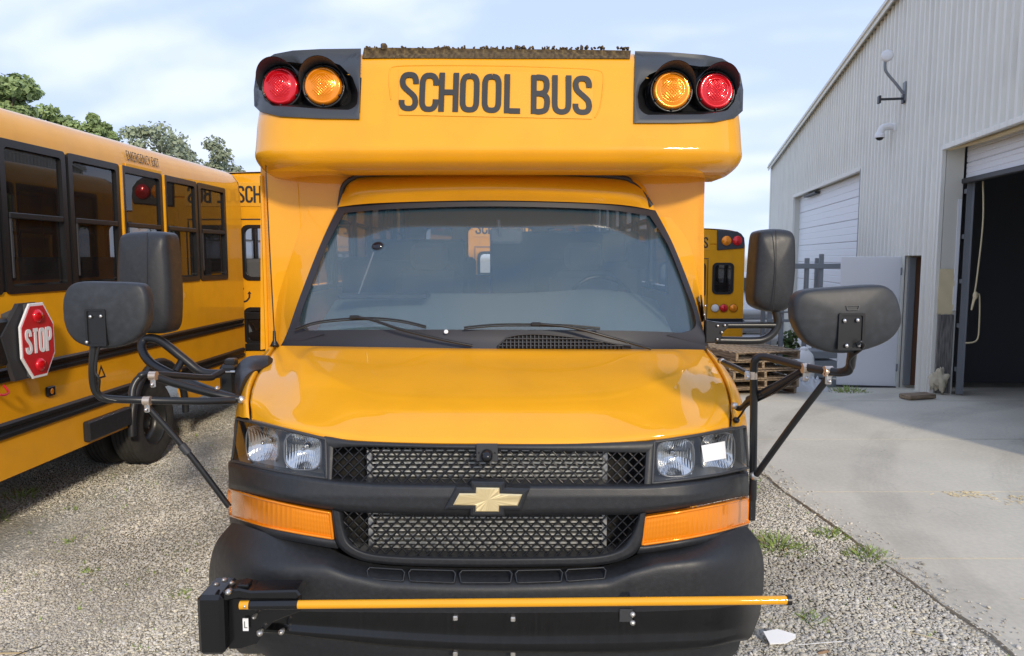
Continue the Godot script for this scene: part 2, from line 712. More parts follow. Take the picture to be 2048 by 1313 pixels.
func concrete() -> StandardMaterial3D:  # stains and tyre marks over x 2..8, depth 2..14
	var W := 1024
	var H := 1536
	var im := Image.create(W, H, false, Image.FORMAT_RGB8)
	var a := FastNoiseLite.new()
	a.seed = 61
	a.frequency = 0.7
	a.fractal_octaves = 5
	var b := FastNoiseLite.new()
	b.seed = 62
	b.frequency = 22.0
	b.fractal_octaves = 3
	for j in H:
		var d := 2.0 + 12.0 * j / H
		for i in W:
			var x := 2.0 + 6.0 * i / W
			var v := 0.58 + 0.08 * a.get_noise_2d(x, d) + 0.05 * b.get_noise_2d(x, d)
			# curved tyre tracks that leave the doorway
			for k in 4:
				var cx := 2.6 + 1.1 * k
				var r := Vector2(x - 8.2, (d - 3.6) * 0.9).length() + 0.06 * a.get_noise_2d(x * 2.0, d * 2.0)
				var e := absf(r - cx - 0.8)
				if e < 0.22:
					v -= 0.085 * smoothstep(0.0, 0.5, 1.0 - e / 0.22) * clampf(0.75 + 1.2 * a.get_noise_2d(x * 1.5 + 9.0 * k, d * 1.5) + 0.5 * b.get_noise_2d(r * 3.0, x * 0.1), 0.0, 1.0)
			var spot := a.get_noise_2d(x * 5.0 + 40.0, d * 5.0)
			if spot > 0.42:
				v += 0.12 * (spot - 0.42)
			if x < 2.9 - 0.07 * d:
				v -= 0.10 * (2.9 - 0.07 * d - x) / 0.22 * (0.5 + a.get_noise_2d(x * 4.0, d * 4.0))
			var crack := absf(a.get_noise_2d(x * 0.55 + 70.0, d * 0.55)) * 60.0
			if crack < 0.30 and b.get_noise_2d(x * 0.05, d * 0.05) > 0.02:
				v -= 0.13 * (1.0 - crack / 0.30)
			im.set_pixel(i, j, lin(v, v * 0.935, v * 0.775))
	var m := mat(Color.WHITE, 0.85)
	m.albedo_texture = ImageTexture.create_from_image(im)
	m.heightmap_enabled = false
	return m


func sky_image() -> ImageTexture:
	var W := 1024
	var H := 512
	var im := Image.create(W, H, false, Image.FORMAT_RGBF)
	var a := FastNoiseLite.new()
	a.seed = 71
	a.frequency = 1.0
	a.fractal_octaves = 5
	a.fractal_gain = 0.55
	var b := FastNoiseLite.new()
	b.seed = 75
	b.frequency = 0.55
	b.fractal_octaves = 3
	for j in H:
		var el := PI * (0.5 - (j + 0.5) / H)
		var y := sin(el)
		for i in W:
			if y < -0.02:
				im.set_pixel(i, j, Color(0.30, 0.29, 0.27))
				continue
			var az := TAU * (i + 0.5) / W
			var dir := Vector3(sin(az) * cos(el), y, -cos(az) * cos(el))
			var h := pow(clampf(1.0 - y, 0.0, 1.0), 2.6)
			var c := Color(0.32, 0.42, 0.67).lerp(Color(0.475, 0.565, 0.76), h)
			# thin high streaks laid on a flat layer
			var k := 1.0 / (maxf(y, 0.0) + 0.22)
			var u := dir.x * k
			var w := dir.z * k
			var n1 := a.get_noise_2d(u * 1.1 + w * 0.35 + 3.0, (w - u * 0.35) * 3.2)
			var n2 := b.get_noise_2d(u * 1.4, w * 1.8)
			var cl := clampf(0.40 + 0.95 * n1 + 0.75 * n2, 0.0, 1.0)
			cl = cl * cl * (3.0 - 2.0 * cl)
			c = c.lerp(Color(0.65, 0.69, 0.755), 0.66 * cl)
			im.set_pixel(i, j, c)
	return ImageTexture.create_from_image(im)


func fall(d: float) -> float:  # the yard drops a little behind the pallets
	return -0.45 * smoothstep(9.8, 14.5, d)


func _ready() -> void:
	rng.seed = 7
	var cam := Camera3D.new()
	cam.name = "camera"
	cam.position = Vector3(0, EYE, 0)
	cam.rotation.x = -TILT
	cam.fov = 47.87
	cam.near = 0.05
	cam.far = 2000.0
	cam.current = true
	add_child(cam)
	var env := Environment.new()
	env.background_mode = Environment.BG_SKY
	var sky := Sky.new()
	var pm := PanoramaSkyMaterial.new()
	pm.panorama = sky_image()
	sky.sky_material = pm
	env.sky = sky
	env.background_energy_multiplier = 1.45
	env.tonemap_mode = Environment.TONE_MAPPER_LINEAR
	env.tonemap_exposure = 1.13
	env.sdfgi_enabled = true
	env.ssao_enabled = true
	env.ssil_enabled = true
	var we := WorldEnvironment.new()
	we.name = "sky"
	we.environment = env
	add_child(we)
	var sun := DirectionalLight3D.new()
	sun.name = "sun"
	sun.light_energy = 0.78
	sun.light_color = Color(1.0, 0.94, 0.84)
	sun.light_angular_distance = 5.0
	sun.shadow_enabled = true
	# morning sun behind the photographer, a little to the right
	sun.look_at_from_position(Vector3(sin(deg_to_rad(20)) * cos(deg_to_rad(24)), sin(deg_to_rad(24)), cos(deg_to_rad(20)) * cos(deg_to_rad(24))), Vector3.ZERO)
	add_child(sun)
	materials()
	ground()
	building()
	buses()
	yard()
	trees()
	stones()


func ground() -> void:
	var xs := []
	var ds := []
	for i in 41:
		var t := (i - 20) / 20.0
		xs.append(signf(t) * (pow(absf(t), 3.0) * 390.0 + absf(t) * 10.0))
		ds.append(6.0 + signf(t) * (pow(absf(t), 3.0) * 390.0 + absf(t) * 10.0))
	var rows := []
	for d in ds:
		var r := []
		for x in xs:
			r.append(Vector3(x, fall(d) - 0.02 + 0.01 * sin(x * 1.7 + d) * cos(d * 1.3), -d))
		rows.append(r)
	var mb := MB.new()
	mb.grid(rows, Vector3.UP)
	part("gravel_ground", mb, M.gravel).set_meta("kind", "structure")
	# concrete apron, one slab between two joints
	var ap := Node3D.new()
	ap.name = "concrete_pavement"
	ap.set_meta("kind", "structure")
	add_child(ap)
	var cm := concrete()
	var cut := [-7.0, -4.0, -1.5, 0.6, 2.0, 3.3, 4.575, 5.93, 7.7, 9.8, 12.0, 15.0, 19.0, 25.5]
	for k in cut.size() - 1:
		var b := MB.new()
		var g := []
		for i in 5:
			var d: float = lerpf(cut[k] + 0.008, cut[k + 1] - 0.008, i / 4.0)
			var r := []
			for j in 13:
				var x0 := 2.68 - 0.07 * d
				var x := lerpf(x0, 4.13 + 0.18 * d + 12.3, pow(j / 12.0, 1.4))
				if j == 0:
					x += 0.02 * sin(d * 9.0) + 0.015 * sin(d * 23.0)
				r.append(Vector3(x, fall(d), -d))
			g.append(r)
		b.solid(g, Vector3(0, -0.12, 0))
		for i in b.v.size():
			b.uv[i] = Vector2((b.v[i].x - 2.0) / 6.0, (-b.v[i].z - 2.0) / 12.0)
		part("slab", b, cm, ap)
		if k > 0:
			b = MB.new()
			var x1: float = 2.68 - 0.07 * cut[k]
			var x2: float = 4.13 + 0.18 * cut[k] + 12.3
			b.box(Vector3((x1 + x2) / 2 + 0.05, fall(cut[k]) - 0.02, -cut[k]), Vector3(x2 - x1, 0.02, 0.0155))
			part("joint", b, M.matt, ap)


# ---------- the metal building ----------
func ridge(s: float) -> float:
	return 4.85 + 0.111 * (24.49 - s / 1.0161)


func building() -> void:
	var bd := thing("metal_building", "grey ribbed metal workshop with two tall white doors beside the concrete", "building", Vector3(4.13, 0, 0), -atan(0.18))
	var holes := [[7.0, 10.6, 3.45], [11.2, 12.0, 1.95], [14.6, 21.2, 3.6]]
	var L := func(s, y, w): return Vector3(w, y, -s)
	var prof := [[0.0, 0.0], [0.085, 0.0], [0.105, -0.045], [0.16, -0.045], [0.195, 0.0], [0.2, 0.0]]
	var mb := MB.new()
	var count := 0
	for c in 93:
		var s := 6.4 + 0.2 * c
		var y0 := -0.5
		for h in holes:
			if s + 0.1 > h[0] and s + 0.1 < h[1]:
				y0 = h[2]
		for i in prof.size() - 1:
			var a: float = s + prof[i][0]
			var b: float = s + prof[i + 1][0]
			mb.poly([L.call(a, y0, prof[i][1]), L.call(b, y0, prof[i + 1][1]), L.call(b, ridge(b), prof[i + 1][1]), L.call(a, ridge(a), prof[i][1])], Vector3(-1, 0, (b - a) * 0.0 + (prof[i + 1][1] - prof[i][1]) * -8.0))
		count += 1
		if count % 5 == 0 or c == 92:
			part("siding_panel", mb, M.siding, bd)
			mb = MB.new()
	# what stands behind the siding and turns into the door reveals
	var core := func(s0, s1, y0, y1):
		var b := MB.new()
		b.box(L.call((s0 + s1) / 2, (y0 + y1) / 2, 0.135), Vector3(0.23, y1 - y0, s1 - s0), 0.004)
		part("wall_core", b, M.jamb, bd)
	core.call(6.42, 7.0, -0.5, 6.7)
	core.call(10.59, 11.19, -0.5, 6.3)
	core.call(12.01, 14.62, -0.5, 5.9)
	core.call(21.2, 24.8, -0.5, 4.8)
	core.call(7.003, 10.587, 3.46, 6.3)
	core.call(11.193, 12.007, 1.955, 6.1)
	core.call(14.623, 21.197, 3.61, 5.1)
	for e in [6.4, 24.9]:
		var b := MB.new()
		b.solid([[L.call(e, -0.5, 0.02), L.call(e, -0.5, 12.5)], [L.call(e, ridge(e) + 0.05, 0.02), L.call(e, ridge(e) + 0.05, 12.5)]], Vector3(0, 0, -0.08 if e < 9 else 0.08))
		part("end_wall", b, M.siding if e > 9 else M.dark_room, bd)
	var bw := MB.new()
	bw.solid([[L.call(6.4, -0.5, 12.4), L.call(24.9, -0.5, 12.4)], [L.call(6.4, ridge(6.4) + 0.05, 12.4), L.call(24.9, ridge(24.9) + 0.05, 12.4)]], Vector3(0.1, 0, 0))
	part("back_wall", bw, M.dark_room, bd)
	var rf := MB.new()
	rf.solid([[L.call(6.2, ridge(6.2) + 0.16, -0.12), L.call(6.2, ridge(6.2) + 0.16, 12.7)], [L.call(25.1, ridge(25.1) + 0.16, -0.12), L.call(25.1, ridge(25.1) + 0.16, 12.7)]], Vector3(0, -0.12, 0))
	part("roof", rf, M.siding, bd)
	# rake trim with its little closures
	var rt := MB.new()
	rt.solid([[L.call(6.2, ridge(6.2) + 0.14, -0.14), L.call(25.15, ridge(25.15) + 0.14, -0.14)], [L.call(6.2, ridge(6.2) - 0.05, -0.14), L.call(25.15, ridge(25.15) - 0.05, -0.14)]], Vector3(0.02, 0, 0))
	rt.solid([[L.call(6.2, ridge(6.2) + 0.06, -0.17), L.call(25.15, ridge(25.15) + 0.06, -0.17)], [L.call(6.2, ridge(6.2) + 0.03, -0.17), L.call(25.15, ridge(25.15) + 0.03, -0.17)]], Vector3(0.03, 0, 0))
	part("rake_trim", rt, M.siding, bd)
	var ct := MB.new()
	ct.box(L.call(25.0, 2.15, -0.02), Vector3(0.1, 5.4, 0.16), 0.01)
	part("corner_trim", ct, M.siding, bd)
	# closed white sectional door
	for i in 9:
		var b := MB.new()
		var y := -0.45 + i * 0.45
		var d := []
		for t in [[0.0, 0.16], [0.012, 0.145], [0.14, 0.145], [0.15, 0.152], [0.16, 0.145], [0.29, 0.145], [0.30, 0.152], [0.31, 0.145], [0.43, 0.145], [0.445, 0.16]]:
			d.append([L.call(14.62, y + t[0], t[1]), L.call(21.2, y + t[0], t[1])])
		for k in d.size() - 1:
			b.poly([d[k][0], d[k][1], d[k + 1][1], d[k + 1][0]], Vector3(-1, 0, 0))
		part("door_section", b, M.door_white, bd)
	var backing := MB.new()
	backing.box(L.call(17.9, 1.6, 0.19), Vector3(0.04, 4.2, 6.57))
	part("door_backing", backing, M.jamb, bd)
	for t in [[14.59, 14.64, -0.5, 3.62, M.rack], [21.18, 21.26, -0.5, 3.65, M.siding], [14.6, 21.2, 3.58, 3.66, M.siding]]:
		var b := MB.new()
		b.box(L.call((t[0] + t[1]) / 2, (t[2] + t[3]) / 2, -0.012), Vector3(0.06, t[3] - t[2], t[1] - t[0]), 0.004)
		part("door_trim", b, t[4], bd)
	var hk := MB.new()
	hk.box(L.call(19.4, 3.52, 0.07), Vector3(0.12, 0.06, 1.3), 0.01)
	part("door_hood", hk, M.trim, bd)
	# raised door in the near doorway
	for i in 2:
		var b := MB.new()
		var y := 2.99 + i * 0.23
		var d := []
		for t in [[0.0, 0.29], [0.01, 0.275], [0.07, 0.275], [0.08, 0.283], [0.09, 0.275], [0.15, 0.275], [0.16, 0.283], [0.17, 0.275], [0.215, 0.275], [0.228, 0.29]]:
			d.append([L.call(7.0, y + t[0], t[1]), L.call(10.58, y + t[0], t[1])])
		for k in d.size() - 1:
			b.poly([d[k][0], d[k][1], d[k + 1][1], d[k + 1][0]], Vector3(-1, 0, 0))
		part("door_section", b, M.door_white, bd)
	var rbs := MB.new()
	rbs.box(L.call(8.8, 2.96, 0.27), Vector3(0.09, 0.07, 3.6), 0.01, Basis(Vector3.RIGHT, 0.006))
	part("door_seal", rbs, M.trim, bd)
	for t in [[7.0, 10.6, 3.40, 3.47], [10.585, 10.65, -0.1, 3.45]]:
		var b := MB.new()
		b.box(L.call((t[0] + t[1]) / 2, (t[2] + t[3]) / 2, -0.016), Vector3(0.06, t[3] - t[2], t[1] - t[0]), 0.006)
		part("door_trim", b, M.siding, bd)
	var tr := MB.new()
	tr.tube(crv([L.call(10.55, 3.42, 0.04), L.call(10.0, 3.41, 0.1), L.call(9.2, 3.39, 0.1), L.call(8.0, 3.4, 0.11), L.call(7.1, 3.4, 0.1)], 24), 0.035, 8)
	part("door_weatherstrip", tr, M.cream, bd)
	var trk := MB.new()
	trk.box(L.call(10.52, 1.5, 0.31), Vector3(0.07, 3.0, 0.012))
	trk.box(L.call(10.49, 1.5, 0.345), Vector3(0.008, 3.0, 0.06))
	for k in 5:
		trk.box(L.call(10.55, 0.35 + k * 0.62, 0.29), Vector3(0.05, 0.06, 0.08))
	part("door_track", trk, M.rack, bd)
	var strip := MB.new()
	strip.box(L.call(10.575, 1.95, 0.215), Vector3(0.05, 1.55, 0.012), 0.003)
	part("white_jamb_strip", strip, M.door_white, bd)
	var cr := MB.new()
	var sheet := []
	for i in 7:
		var r := []
		for j in 7:
			r.append(L.call(10.575 - 0.012 * sin(i * 1.9 + j), 1.12 + 0.64 * i / 6.0 + (0.03 * sin(j * 2.3) if i == 0 else 0.0), 0.0 + 0.2 * j / 6.0))
		sheet.append(r)
	cr.solid(sheet, Vector3(0, 0, -0.008))
	var crp := part("torn_insulation", cr, M.cream, bd)
	crp.set_meta("label", "torn cream insulation sheet on the doorway post")
	var gw := MB.new()
	gw.box(L.call(10.575, 0.56, 0.12), Vector3(0.2, 1.12, 0.025), 0.005)
	part("weathered_board", gw, M.grey_wood, bd)
	var fo := MB.new()
	var fz := FastNoiseLite.new()
	fz.frequency = 1.1
	var fr := []
	for i in 19:
		var ring := []
		for j in 28:
			var a := -PI / 2 + PI * i / 18.0
			var d := Vector3(cos(a) * cos(TAU * j / 28), sin(a), cos(a) * sin(TAU * j / 28))
			var k := 1.0 + 0.9 * fz.get_noise_3d(d.x * 0.9, d.y * 0.9, d.z * 0.9) + 0.5 * fz.get_noise_3d(d.x * 2.3 + 5.0, d.y * 2.3, d.z * 2.3)
			ring.append(L.call(10.53, 0.19, 0.06) + d * Vector3(0.10, 0.15, 0.05) * k)
		fr.append(ring)
	fo.grid(fr, Vector3.ZERO, true)
	part("foam_lump", fo, M.foam, bd)
	# narrow side door, open
	var lf := MB.new()
	lf.box(L.call(12.03, 0.885, -0.5), Vector3(0.9, 2.1, 0.045), 0.006)
	var leaf := part("door_leaf", lf, M.door_white, bd)
	leaf.set_meta("label", "white door leaf standing open against the yard")
	for yy in [0.15, 0.95, 1.7]:
		var hg := MB.new()
		hg.tube([L.call(12.0, yy - 0.06, -0.045), L.call(12.0, yy + 0.06, -0.045)], 0.014, 8)
		part("hinge", hg, M.rack, leaf)
	var sw := MB.new()
	sw.box(L.call(12.0, -0.17, -0.5), Vector3(0.9, 0.03, 0.05))
	part("door_sweep", sw, M.trim, leaf)
	for t in [[11.97, 0.9, 0.1, M.rack], [11.21, 0.9, 0.06, M.siding]]:
		var b := MB.new()
		b.box(L.call(t[0], t[1], t[2]), Vector3(0.1, 2.05, 0.055), 0.004)
		part("door_jamb", b, t[3], bd)
	var jb := MB.new()
	jb.box(L.call(11.985, 0.9, 0.17), Vector3(0.2, 2.05, 0.03), 0.004)
	part("door_jamb", jb, M.brown, bd)
	var nt := MB.new()
	nt.box(L.call(12.2, 1.3, 0.5), Vector3(0.22, 0.5, 0.02))
	part("notice_board", nt, M.rack, bd)
	var pw := MB.new()
	pw.box(L.call(13.8, 1.6, 2.3), Vector3(4.0, 5.2, 0.05))
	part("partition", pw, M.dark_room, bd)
	# a few things that can be made out in the dark
	for k in 7:
		var b := MB.new()
		b.box(L.call(9.0 + 0.35 * k, 0.75, 11.2), Vector3(0.05, rng.randf_range(1.2, 1.6), 0.05))
		part("rack_post", b, M.rack, bd)
	var T := bd.transform
	# fixings on the gable
	var an := thing("antenna_dish", "small white round antenna on a bent grey wall arm", "antenna", T * L.call(12.3, 4.54, -0.03), -atan(0.18))
	var b1 := MB.new()
	b1.box(Vector3(-0.01, 0.02, 0), Vector3(0.02, 0.3, 0.12), 0.004)
	part("wall_plate", b1, M.rack, an)
	b1 = MB.new()
	b1.tube(crv([Vector3(-0.02, -0.02, 0), Vector3(-0.12, 0.12, 0), Vector3(-0.28, 0.33, -0.02), Vector3(-0.31, 0.42, -0.02), Vector3(-0.31, 0.52, -0.02)], 24), 0.022, 10)
	part("arm", b1, M.rack, an)
	b1 = MB.new()
	b1.lathe([[0.0, -0.03], [0.085, -0.025], [0.095, 0.0], [0.09, 0.03], [0.06, 0.045], [0.0, 0.05]], Vector3(-0.29, 0.585, 0), Vector3(-0.35, 0.1, 0.93).normalized(), 24)
	part("radome", b1, M.white, an)
	var br := thing("wall_bracket", "short dark steel bracket sticking out below the white antenna", "bracket", T * L.call(12.3, 4.36, -0.03), -atan(0.18))
	b1 = MB.new()
	b1.box(Vector3(-0.19, 0.09, 0), Vector3(0.36, 0.035, 0.035), 0.004)
	part("bar", b1, M.trim, br)
	for e in [[-0.02, 0.14], [-0.38, 0.12]]:
		b1 = MB.new()
		b1.box(Vector3(e[0], 0.085, 0), Vector3(0.035, e[1], 0.1), 0.004)
		part("end_plate", b1, M.trim, br)
	var cmr := thing("security_camera", "white dome security camera on a curved wall arm", "security camera", T * L.call(12.75, 4.04, -0.03), -atan(0.18))
	b1 = MB.new()
	b1.tube(crv([Vector3(0.0, 0.04, 0), Vector3(-0.1, 0.05, 0), Vector3(-0.18, 0.03, 0), Vector3(-0.215, -0.05, 0), Vector3(-0.22, -0.07, 0)], 20), 0.058, 14)
	part("arm", b1, M.white, cmr)
	b1 = MB.new()
	b1.lathe([[0.0, 0.03], [0.07, 0.025], [0.08, -0.02], [0.078, -0.05]], Vector3(-0.22, -0.08, 0), Vector3.UP, 20)
	part("housing", b1, M.white, cmr)
	b1 = MB.new()
	b1.ball(Vector3(-0.22, -0.125, 0), Vector3(0.062, 0.05, 0.062), 16)
	part("dome", b1, M.gloss, cmr)
	b1 = MB.new()
	b1.box(Vector3(0, 0.03, 0), Vector3(0.04, 0.13, 0.13), 0.01)
	part("wall_plate", b1, M.white, cmr)
	var rp := thing("pull_rope", "pale looped rope hanging in the dark doorway", "rope", T * L.call(10.4, 0, 0.42), -atan(0.18))
	b1 = MB.new()
	b1.tube(crv([Vector3(0, 2.95, 0), Vector3(0.03, 2.4, 0), Vector3(0.0, 1.7, 0), Vector3(-0.02, 1.45, 0), Vector3(-0.05, 1.2, 0), Vector3(-0.02, 1.35, 0.02), Vector3(0.04, 1.4, 0), Vector3(0.06, 1.0, 0), Vector3(0.04, 0.78, 0), Vector3(-0.1, 0.74, 0)], 60), 0.011, 6)
	part("rope", b1, M.cream, rp)
	b1 = MB.new()
	b1.ball(Vector3(-0.01, 1.4, 0), Vector3(0.035, 0.06, 0.035), 8)
	part("knot", b1, M.cream, rp)


# ---------- yard ----------
func pallet_parts(o: Node3D) -> void:
	for k in 3:
		var b := MB.new()
		b.box(Vector3(0, 0.065, -0.5 + 0.5 * k), Vector3(1.16, 0.085, 0.04), 0.003)
		part("stringer", b, M.wood, o)
	for k in 7:
		var b := MB.new()
		b.box(Vector3(-0.53 + 0.177 * k, 0.116, 0), Vector3(0.1 + 0.02 * (k % 2), 0.018, 1.04), 0.003, Basis(Vector3.UP, 0.006 * (k - 3)))
		part("plank", b, M.wood, o)
	for k in 3:
		var b := MB.new()
		b.box(Vector3(-0.52 + 0.52 * k, 0.012, 0), Vector3(0.12, 0.018, 1.04), 0.003)
		part("plank", b, M.wood, o)


func tuft(n: int, r: float, h: float, sd: int, dry := 0.15) -> ArrayMesh:
	var g := RandomNumberGenerator.new()
	g.seed = sd
	var v := PackedVector3Array()
	var nn := PackedVector3Array()
	var cc := PackedColorArray()
	for k in n:
		var a := g.randf() * TAU
		var rad := r * pow(g.randf(), 0.7)
		var p := Vector3(cos(a) * rad, -0.02, sin(a) * rad)
		var ln := Vector3(cos(a) * 0.5 + g.randf_range(-0.7, 0.7), g.randf_range(0.7, 1.5), sin(a) * 0.5 + g.randf_range(-0.7, 0.7)).normalized()
		var hh := 1.25 * h * g.randf_range(0.45, 1.0) * (1.15 - 0.6 * rad / r)
		var s := ln.cross(Vector3(g.randf_range(-1, 1), 0.2, g.randf_range(-1, 1))).normalized() * g.randf_range(0.003, 0.0065)
		var m := p + ln * hh * 0.55
		var t := m + (ln + Vector3(cos(a), -0.35, sin(a)) * 0.5).normalized() * hh * 0.5
		var col := Color(0.20, 0.30, 0.06).lerp(Color(0.32, 0.42, 0.11), g.randf())
		if g.randf() < dry:
			col = Color(0.34, 0.27, 0.13)
		for q2 in [[p - s, p + s, m + s * 0.8], [p - s, m + s * 0.8, m - s * 0.8], [m - s * 0.8, m + s * 0.8, t]]:
			var f: Vector3 = (q2[2] - q2[0]).cross(q2[1] - q2[0]).normalized()
			var order := [0, 1, 2]
			if f.y < 0.0:
				f = -f
				order = [0, 2, 1]
			for z in order:
				v.append(q2[z])
				nn.append((f + Vector3.UP * 0.3).normalized())
				cc.append(col)
	var arr := []
	arr.resize(Mesh.ARRAY_MAX)
	arr[Mesh.ARRAY_VERTEX] = v
	arr[Mesh.ARRAY_NORMAL] = nn
	arr[Mesh.ARRAY_COLOR] = cc
	var me := ArrayMesh.new()
	me.add_surface_from_arrays(Mesh.PRIMITIVE_TRIANGLES, arr)
	return me


func yard() -> void:
	# pallets
	var names := ["bottom wooden pallet of the stack beside the dark mirror pole", "second wooden pallet from the bottom of the stack", "middle wooden pallet of the stack near the workshop", "fourth wooden pallet up, just under the top one", "topmost pale wooden pallet of the stack near the workshop"]
	var first: Node3D
	for k in 5:
		var at := Vector3(3.47 + 0.03 * sin(k * 2.1), fall(10.9) + k * 0.132, -10.95 - 0.03 * cos(k * 1.7))
		if k == 0:
			first = thing("wooden_pallet", names[0], "pallet", at, 0.22 + PI / 2, "wooden pallets stacked by the workshop")
			pallet_parts(first)
		else:
			copy_of(first, names[k], at, PI / 2 + 0.22 + 0.05 * sin(k * 3.7))
	# steel rack behind the white door leaf
	var rk := thing("steel_rack", "grey welded steel frame rack standing behind the open white door", "rack", Vector3(5.15, fall(12.9), -12.9), -0.1)
	for p in [[-0.62, 0], [-0.42, 0], [-0.02, 0], [0.22, 0.0], [0.3, -0.5], [-0.62, -0.5], [0.75, 0]]:
		var b := MB.new()
		b.box(Vector3(p[0], 1.12, p[1]), Vector3(0.07, 2.24 + (0.14 if p[0] == 0.22 or p[0] == -0.42 else 0.0), 0.07), 0.006)
		part("post", b, M.rack, rk)
	for p in [[2.1, 0.09], [1.15, 0.05], [0.6, 0.06], [1.45, 0.03], [1.3, 0.03]]:
		var b := MB.new()
		b.box(Vector3(0.06, p[0], 0.04), Vector3(1.45, p[1], 0.05), 0.006)
		part("rail", b, M.rack, rk)
	# white sack, crumpled sheet
	var cs := MB.new()
	var nz := FastNoiseLite.new()
	nz.seed = 4
	nz.frequency = 4.0
	var rows := []
	for i in 26:
		var r := []
		for j in 26:
			var x := -0.34 + 0.68 * i / 25.0
			var z := -0.22 + 0.44 * j / 25.0
			var e := 1.0 - pow(maxf(absf(x) / 0.34, absf(z) / 0.22), 4.0)
			r.append(Vector3(x, maxf(0.004, e * (0.12 + 0.16 * absf(nz.get_noise_2d(x * 2.2, z * 2.2)) + 0.10 * nz.get_noise_2d(x * 5.0 + 7.0, z * 5.0))), z))
		rows.append(r)
	cs.grid(rows, Vector3.UP)
	var sh := part("plastic_sheet", cs, M.plastic_sheet)
	sh.position = Vector3(4.38, fall(10.95), -10.95)
	tag(sh, "crumpled pale plastic sheet lying between pallets and white door", "plastic sheet")
	var sk := thing("white_sack", "upright white sack behind the round mirror beside the door leaf", "sack", Vector3(4.62, fall(11.6), -11.6))
	var sb := MB.new()
	var sr := []
	for i in 9:
		var t := i / 8.0
		var ring := []
		for j in 16:
			var a := TAU * j / 16
			var w := 0.15 * (1.0 - pow(absf(t * 2.0 - 1.0), 6.0) * 0.6) + 0.012 * sin(a * 5.0 + t * 4.0)
			ring.append(Vector3(cos(a) * w * 1.1, t * 0.62, sin(a) * w * 0.8))
		sr.append(ring)
	sb.grid(sr, Vector3.ZERO, true)
	part("bag", sb, M.paper, sk)
	var tp := MB.new()
	tp.ball(Vector3(0, 0.62, 0), Vector3(0.07, 0.05, 0.06), 10)
	part("top", tp, M.paper, sk)
	var bx := thing("dark_crate", "dark grey slatted crate half hidden behind the white door", "crate", Vector3(5.05, fall(12.15), -12.2))
	for k in 4:
		var b := MB.new()
		b.box(Vector3(0, 0.08 + 0.16 * k, 0), Vector3(0.55, 0.12, 0.4), 0.006)
		part("slat", b, M.rack, bx)
	# pipes and van beyond the yellow bus
	var g0: Node3D
	var pn := ["upper pale grey pipe lying behind the yellow bus at right", "middle grey pipe in the low pile behind the bus", "lowest dark grey pipe of the pile behind the bus"]
	for k in 3:
		var at := Vector3(4.0 + 0.1 * k, 0.72 - 0.26 * k, -15.6 + 0.12 * k)
		if k == 0:
			g0 = thing("steel_pipe", pn[0], "pipe", at, 0.04, "pipes piled behind the bus")
			var b := MB.new()
			b.tube([Vector3(-1.2, 0, 0), Vector3(1.45, 0, 0)], 0.12, 20)
			part("tube", b, M.silver, g0)
			b = MB.new()
			b.tube([Vector3(1.42, 0, 0), Vector3(1.47, 0, 0)], 0.127, 20)
			part("rim", b, M.rack, g0)
		else:
			copy_of(g0, pn[k], at, 0.04)
	var vn := thing("white_van", "white van mostly hidden behind the far yellow bus and pipes", "van", Vector3(6.9, -0.45, -24.0), 0.5)
	var vb := MB.new()
	var vr := []
	for z in [-2.2, -2.1, -1.0, 0.5, 1.1, 1.9, 2.3, 2.4]:
		var top: float = 1.9 if z < 0.6 else (1.75 if z < 1.2 else (1.15 if z < 2.0 else 0.95))
		if absf(z) > 2.15:
			top -= 0.1
		var ring := []
		for a in [[-0.9, 0.35], [-0.98, 0.6], [-0.97, 1.0], [-0.88, top - 0.15], [-0.75, top], [0.75, top], [0.88, top - 0.15], [0.97, 1.0], [0.98, 0.6], [0.9, 0.35]]:
			ring.append(Vector3(a[0], minf(a[1], top), z))
		vr.append(ring)
	vb.grid(vr, Vector3.ZERO, true)
	vb.poly(vr[0].duplicate(), Vector3(0, 0, -1))
	vb.poly(vr[7].duplicate(), Vector3(0, 0, 1))
	part("body", vb, M.white, vn)
	for sx in [-1.0, 1.0]:
		for z in [-1.4, 0.1]:
			var b := MB.new()
			b.box(Vector3(sx * 0.935, 1.38, z), Vector3(0.03, 0.5, 1.2), 0.01, Basis(Vector3(0, 0, 1), sx * 0.13))
			part("window", b, M.gloss, vn)
		for z in [-1.5, 1.5]:
			var b := MB.new()
			b.lathe([[0.0, -0.1], [0.33, -0.1], [0.35, 0.0], [0.33, 0.1], [0.0, 0.1]], Vector3(sx * 0.85, 0.35, z), Vector3.RIGHT, 20)
			part("wheel", b, M.rubber, vn)
	var ws := MB.new()
	ws.poly([Vector3(-0.8, 1.75, 1.18), Vector3(0.8, 1.75, 1.18), Vector3(0.9, 1.18, 1.95), Vector3(-0.9, 1.18, 1.95)], Vector3(0, 1, 1))
	part("windshield", ws, M.gloss, vn)
	# small debris
	var bk := MB.new()
	bk.box(Vector3(0, 0.035, 0), Vector3(0.46, 0.06, 0.2), 0.012, Basis(Vector3.UP, 0.3))
	var bo := part("wood_block", bk, M.wood)
	bo.position = Vector3(5.55, 0.0, -9.98)
	tag(bo, "short tan wood block on the concrete by the open side door", "wood block")
	var shd := MB.new()
	shd.solid([[Vector3(-0.085, 0.035, -0.02), Vector3(0.0, 0.03, -0.055), Vector3(0.085, 0.012, -0.035)], [Vector3(-0.075, 0.01, 0.05), Vector3(0.01, 0.006, 0.035), Vector3(0.08, 0.004, -0.02)]], Vector3(0, -0.006, 0))
	var so := part("plastic_shard", shd, M.paper)
	so.position = P(1563, 1283, 3.55) + Vector3(0, 0.005, 0)
	tag(so, "flat white broken shard lying on dark gravel at bottom right", "shard")
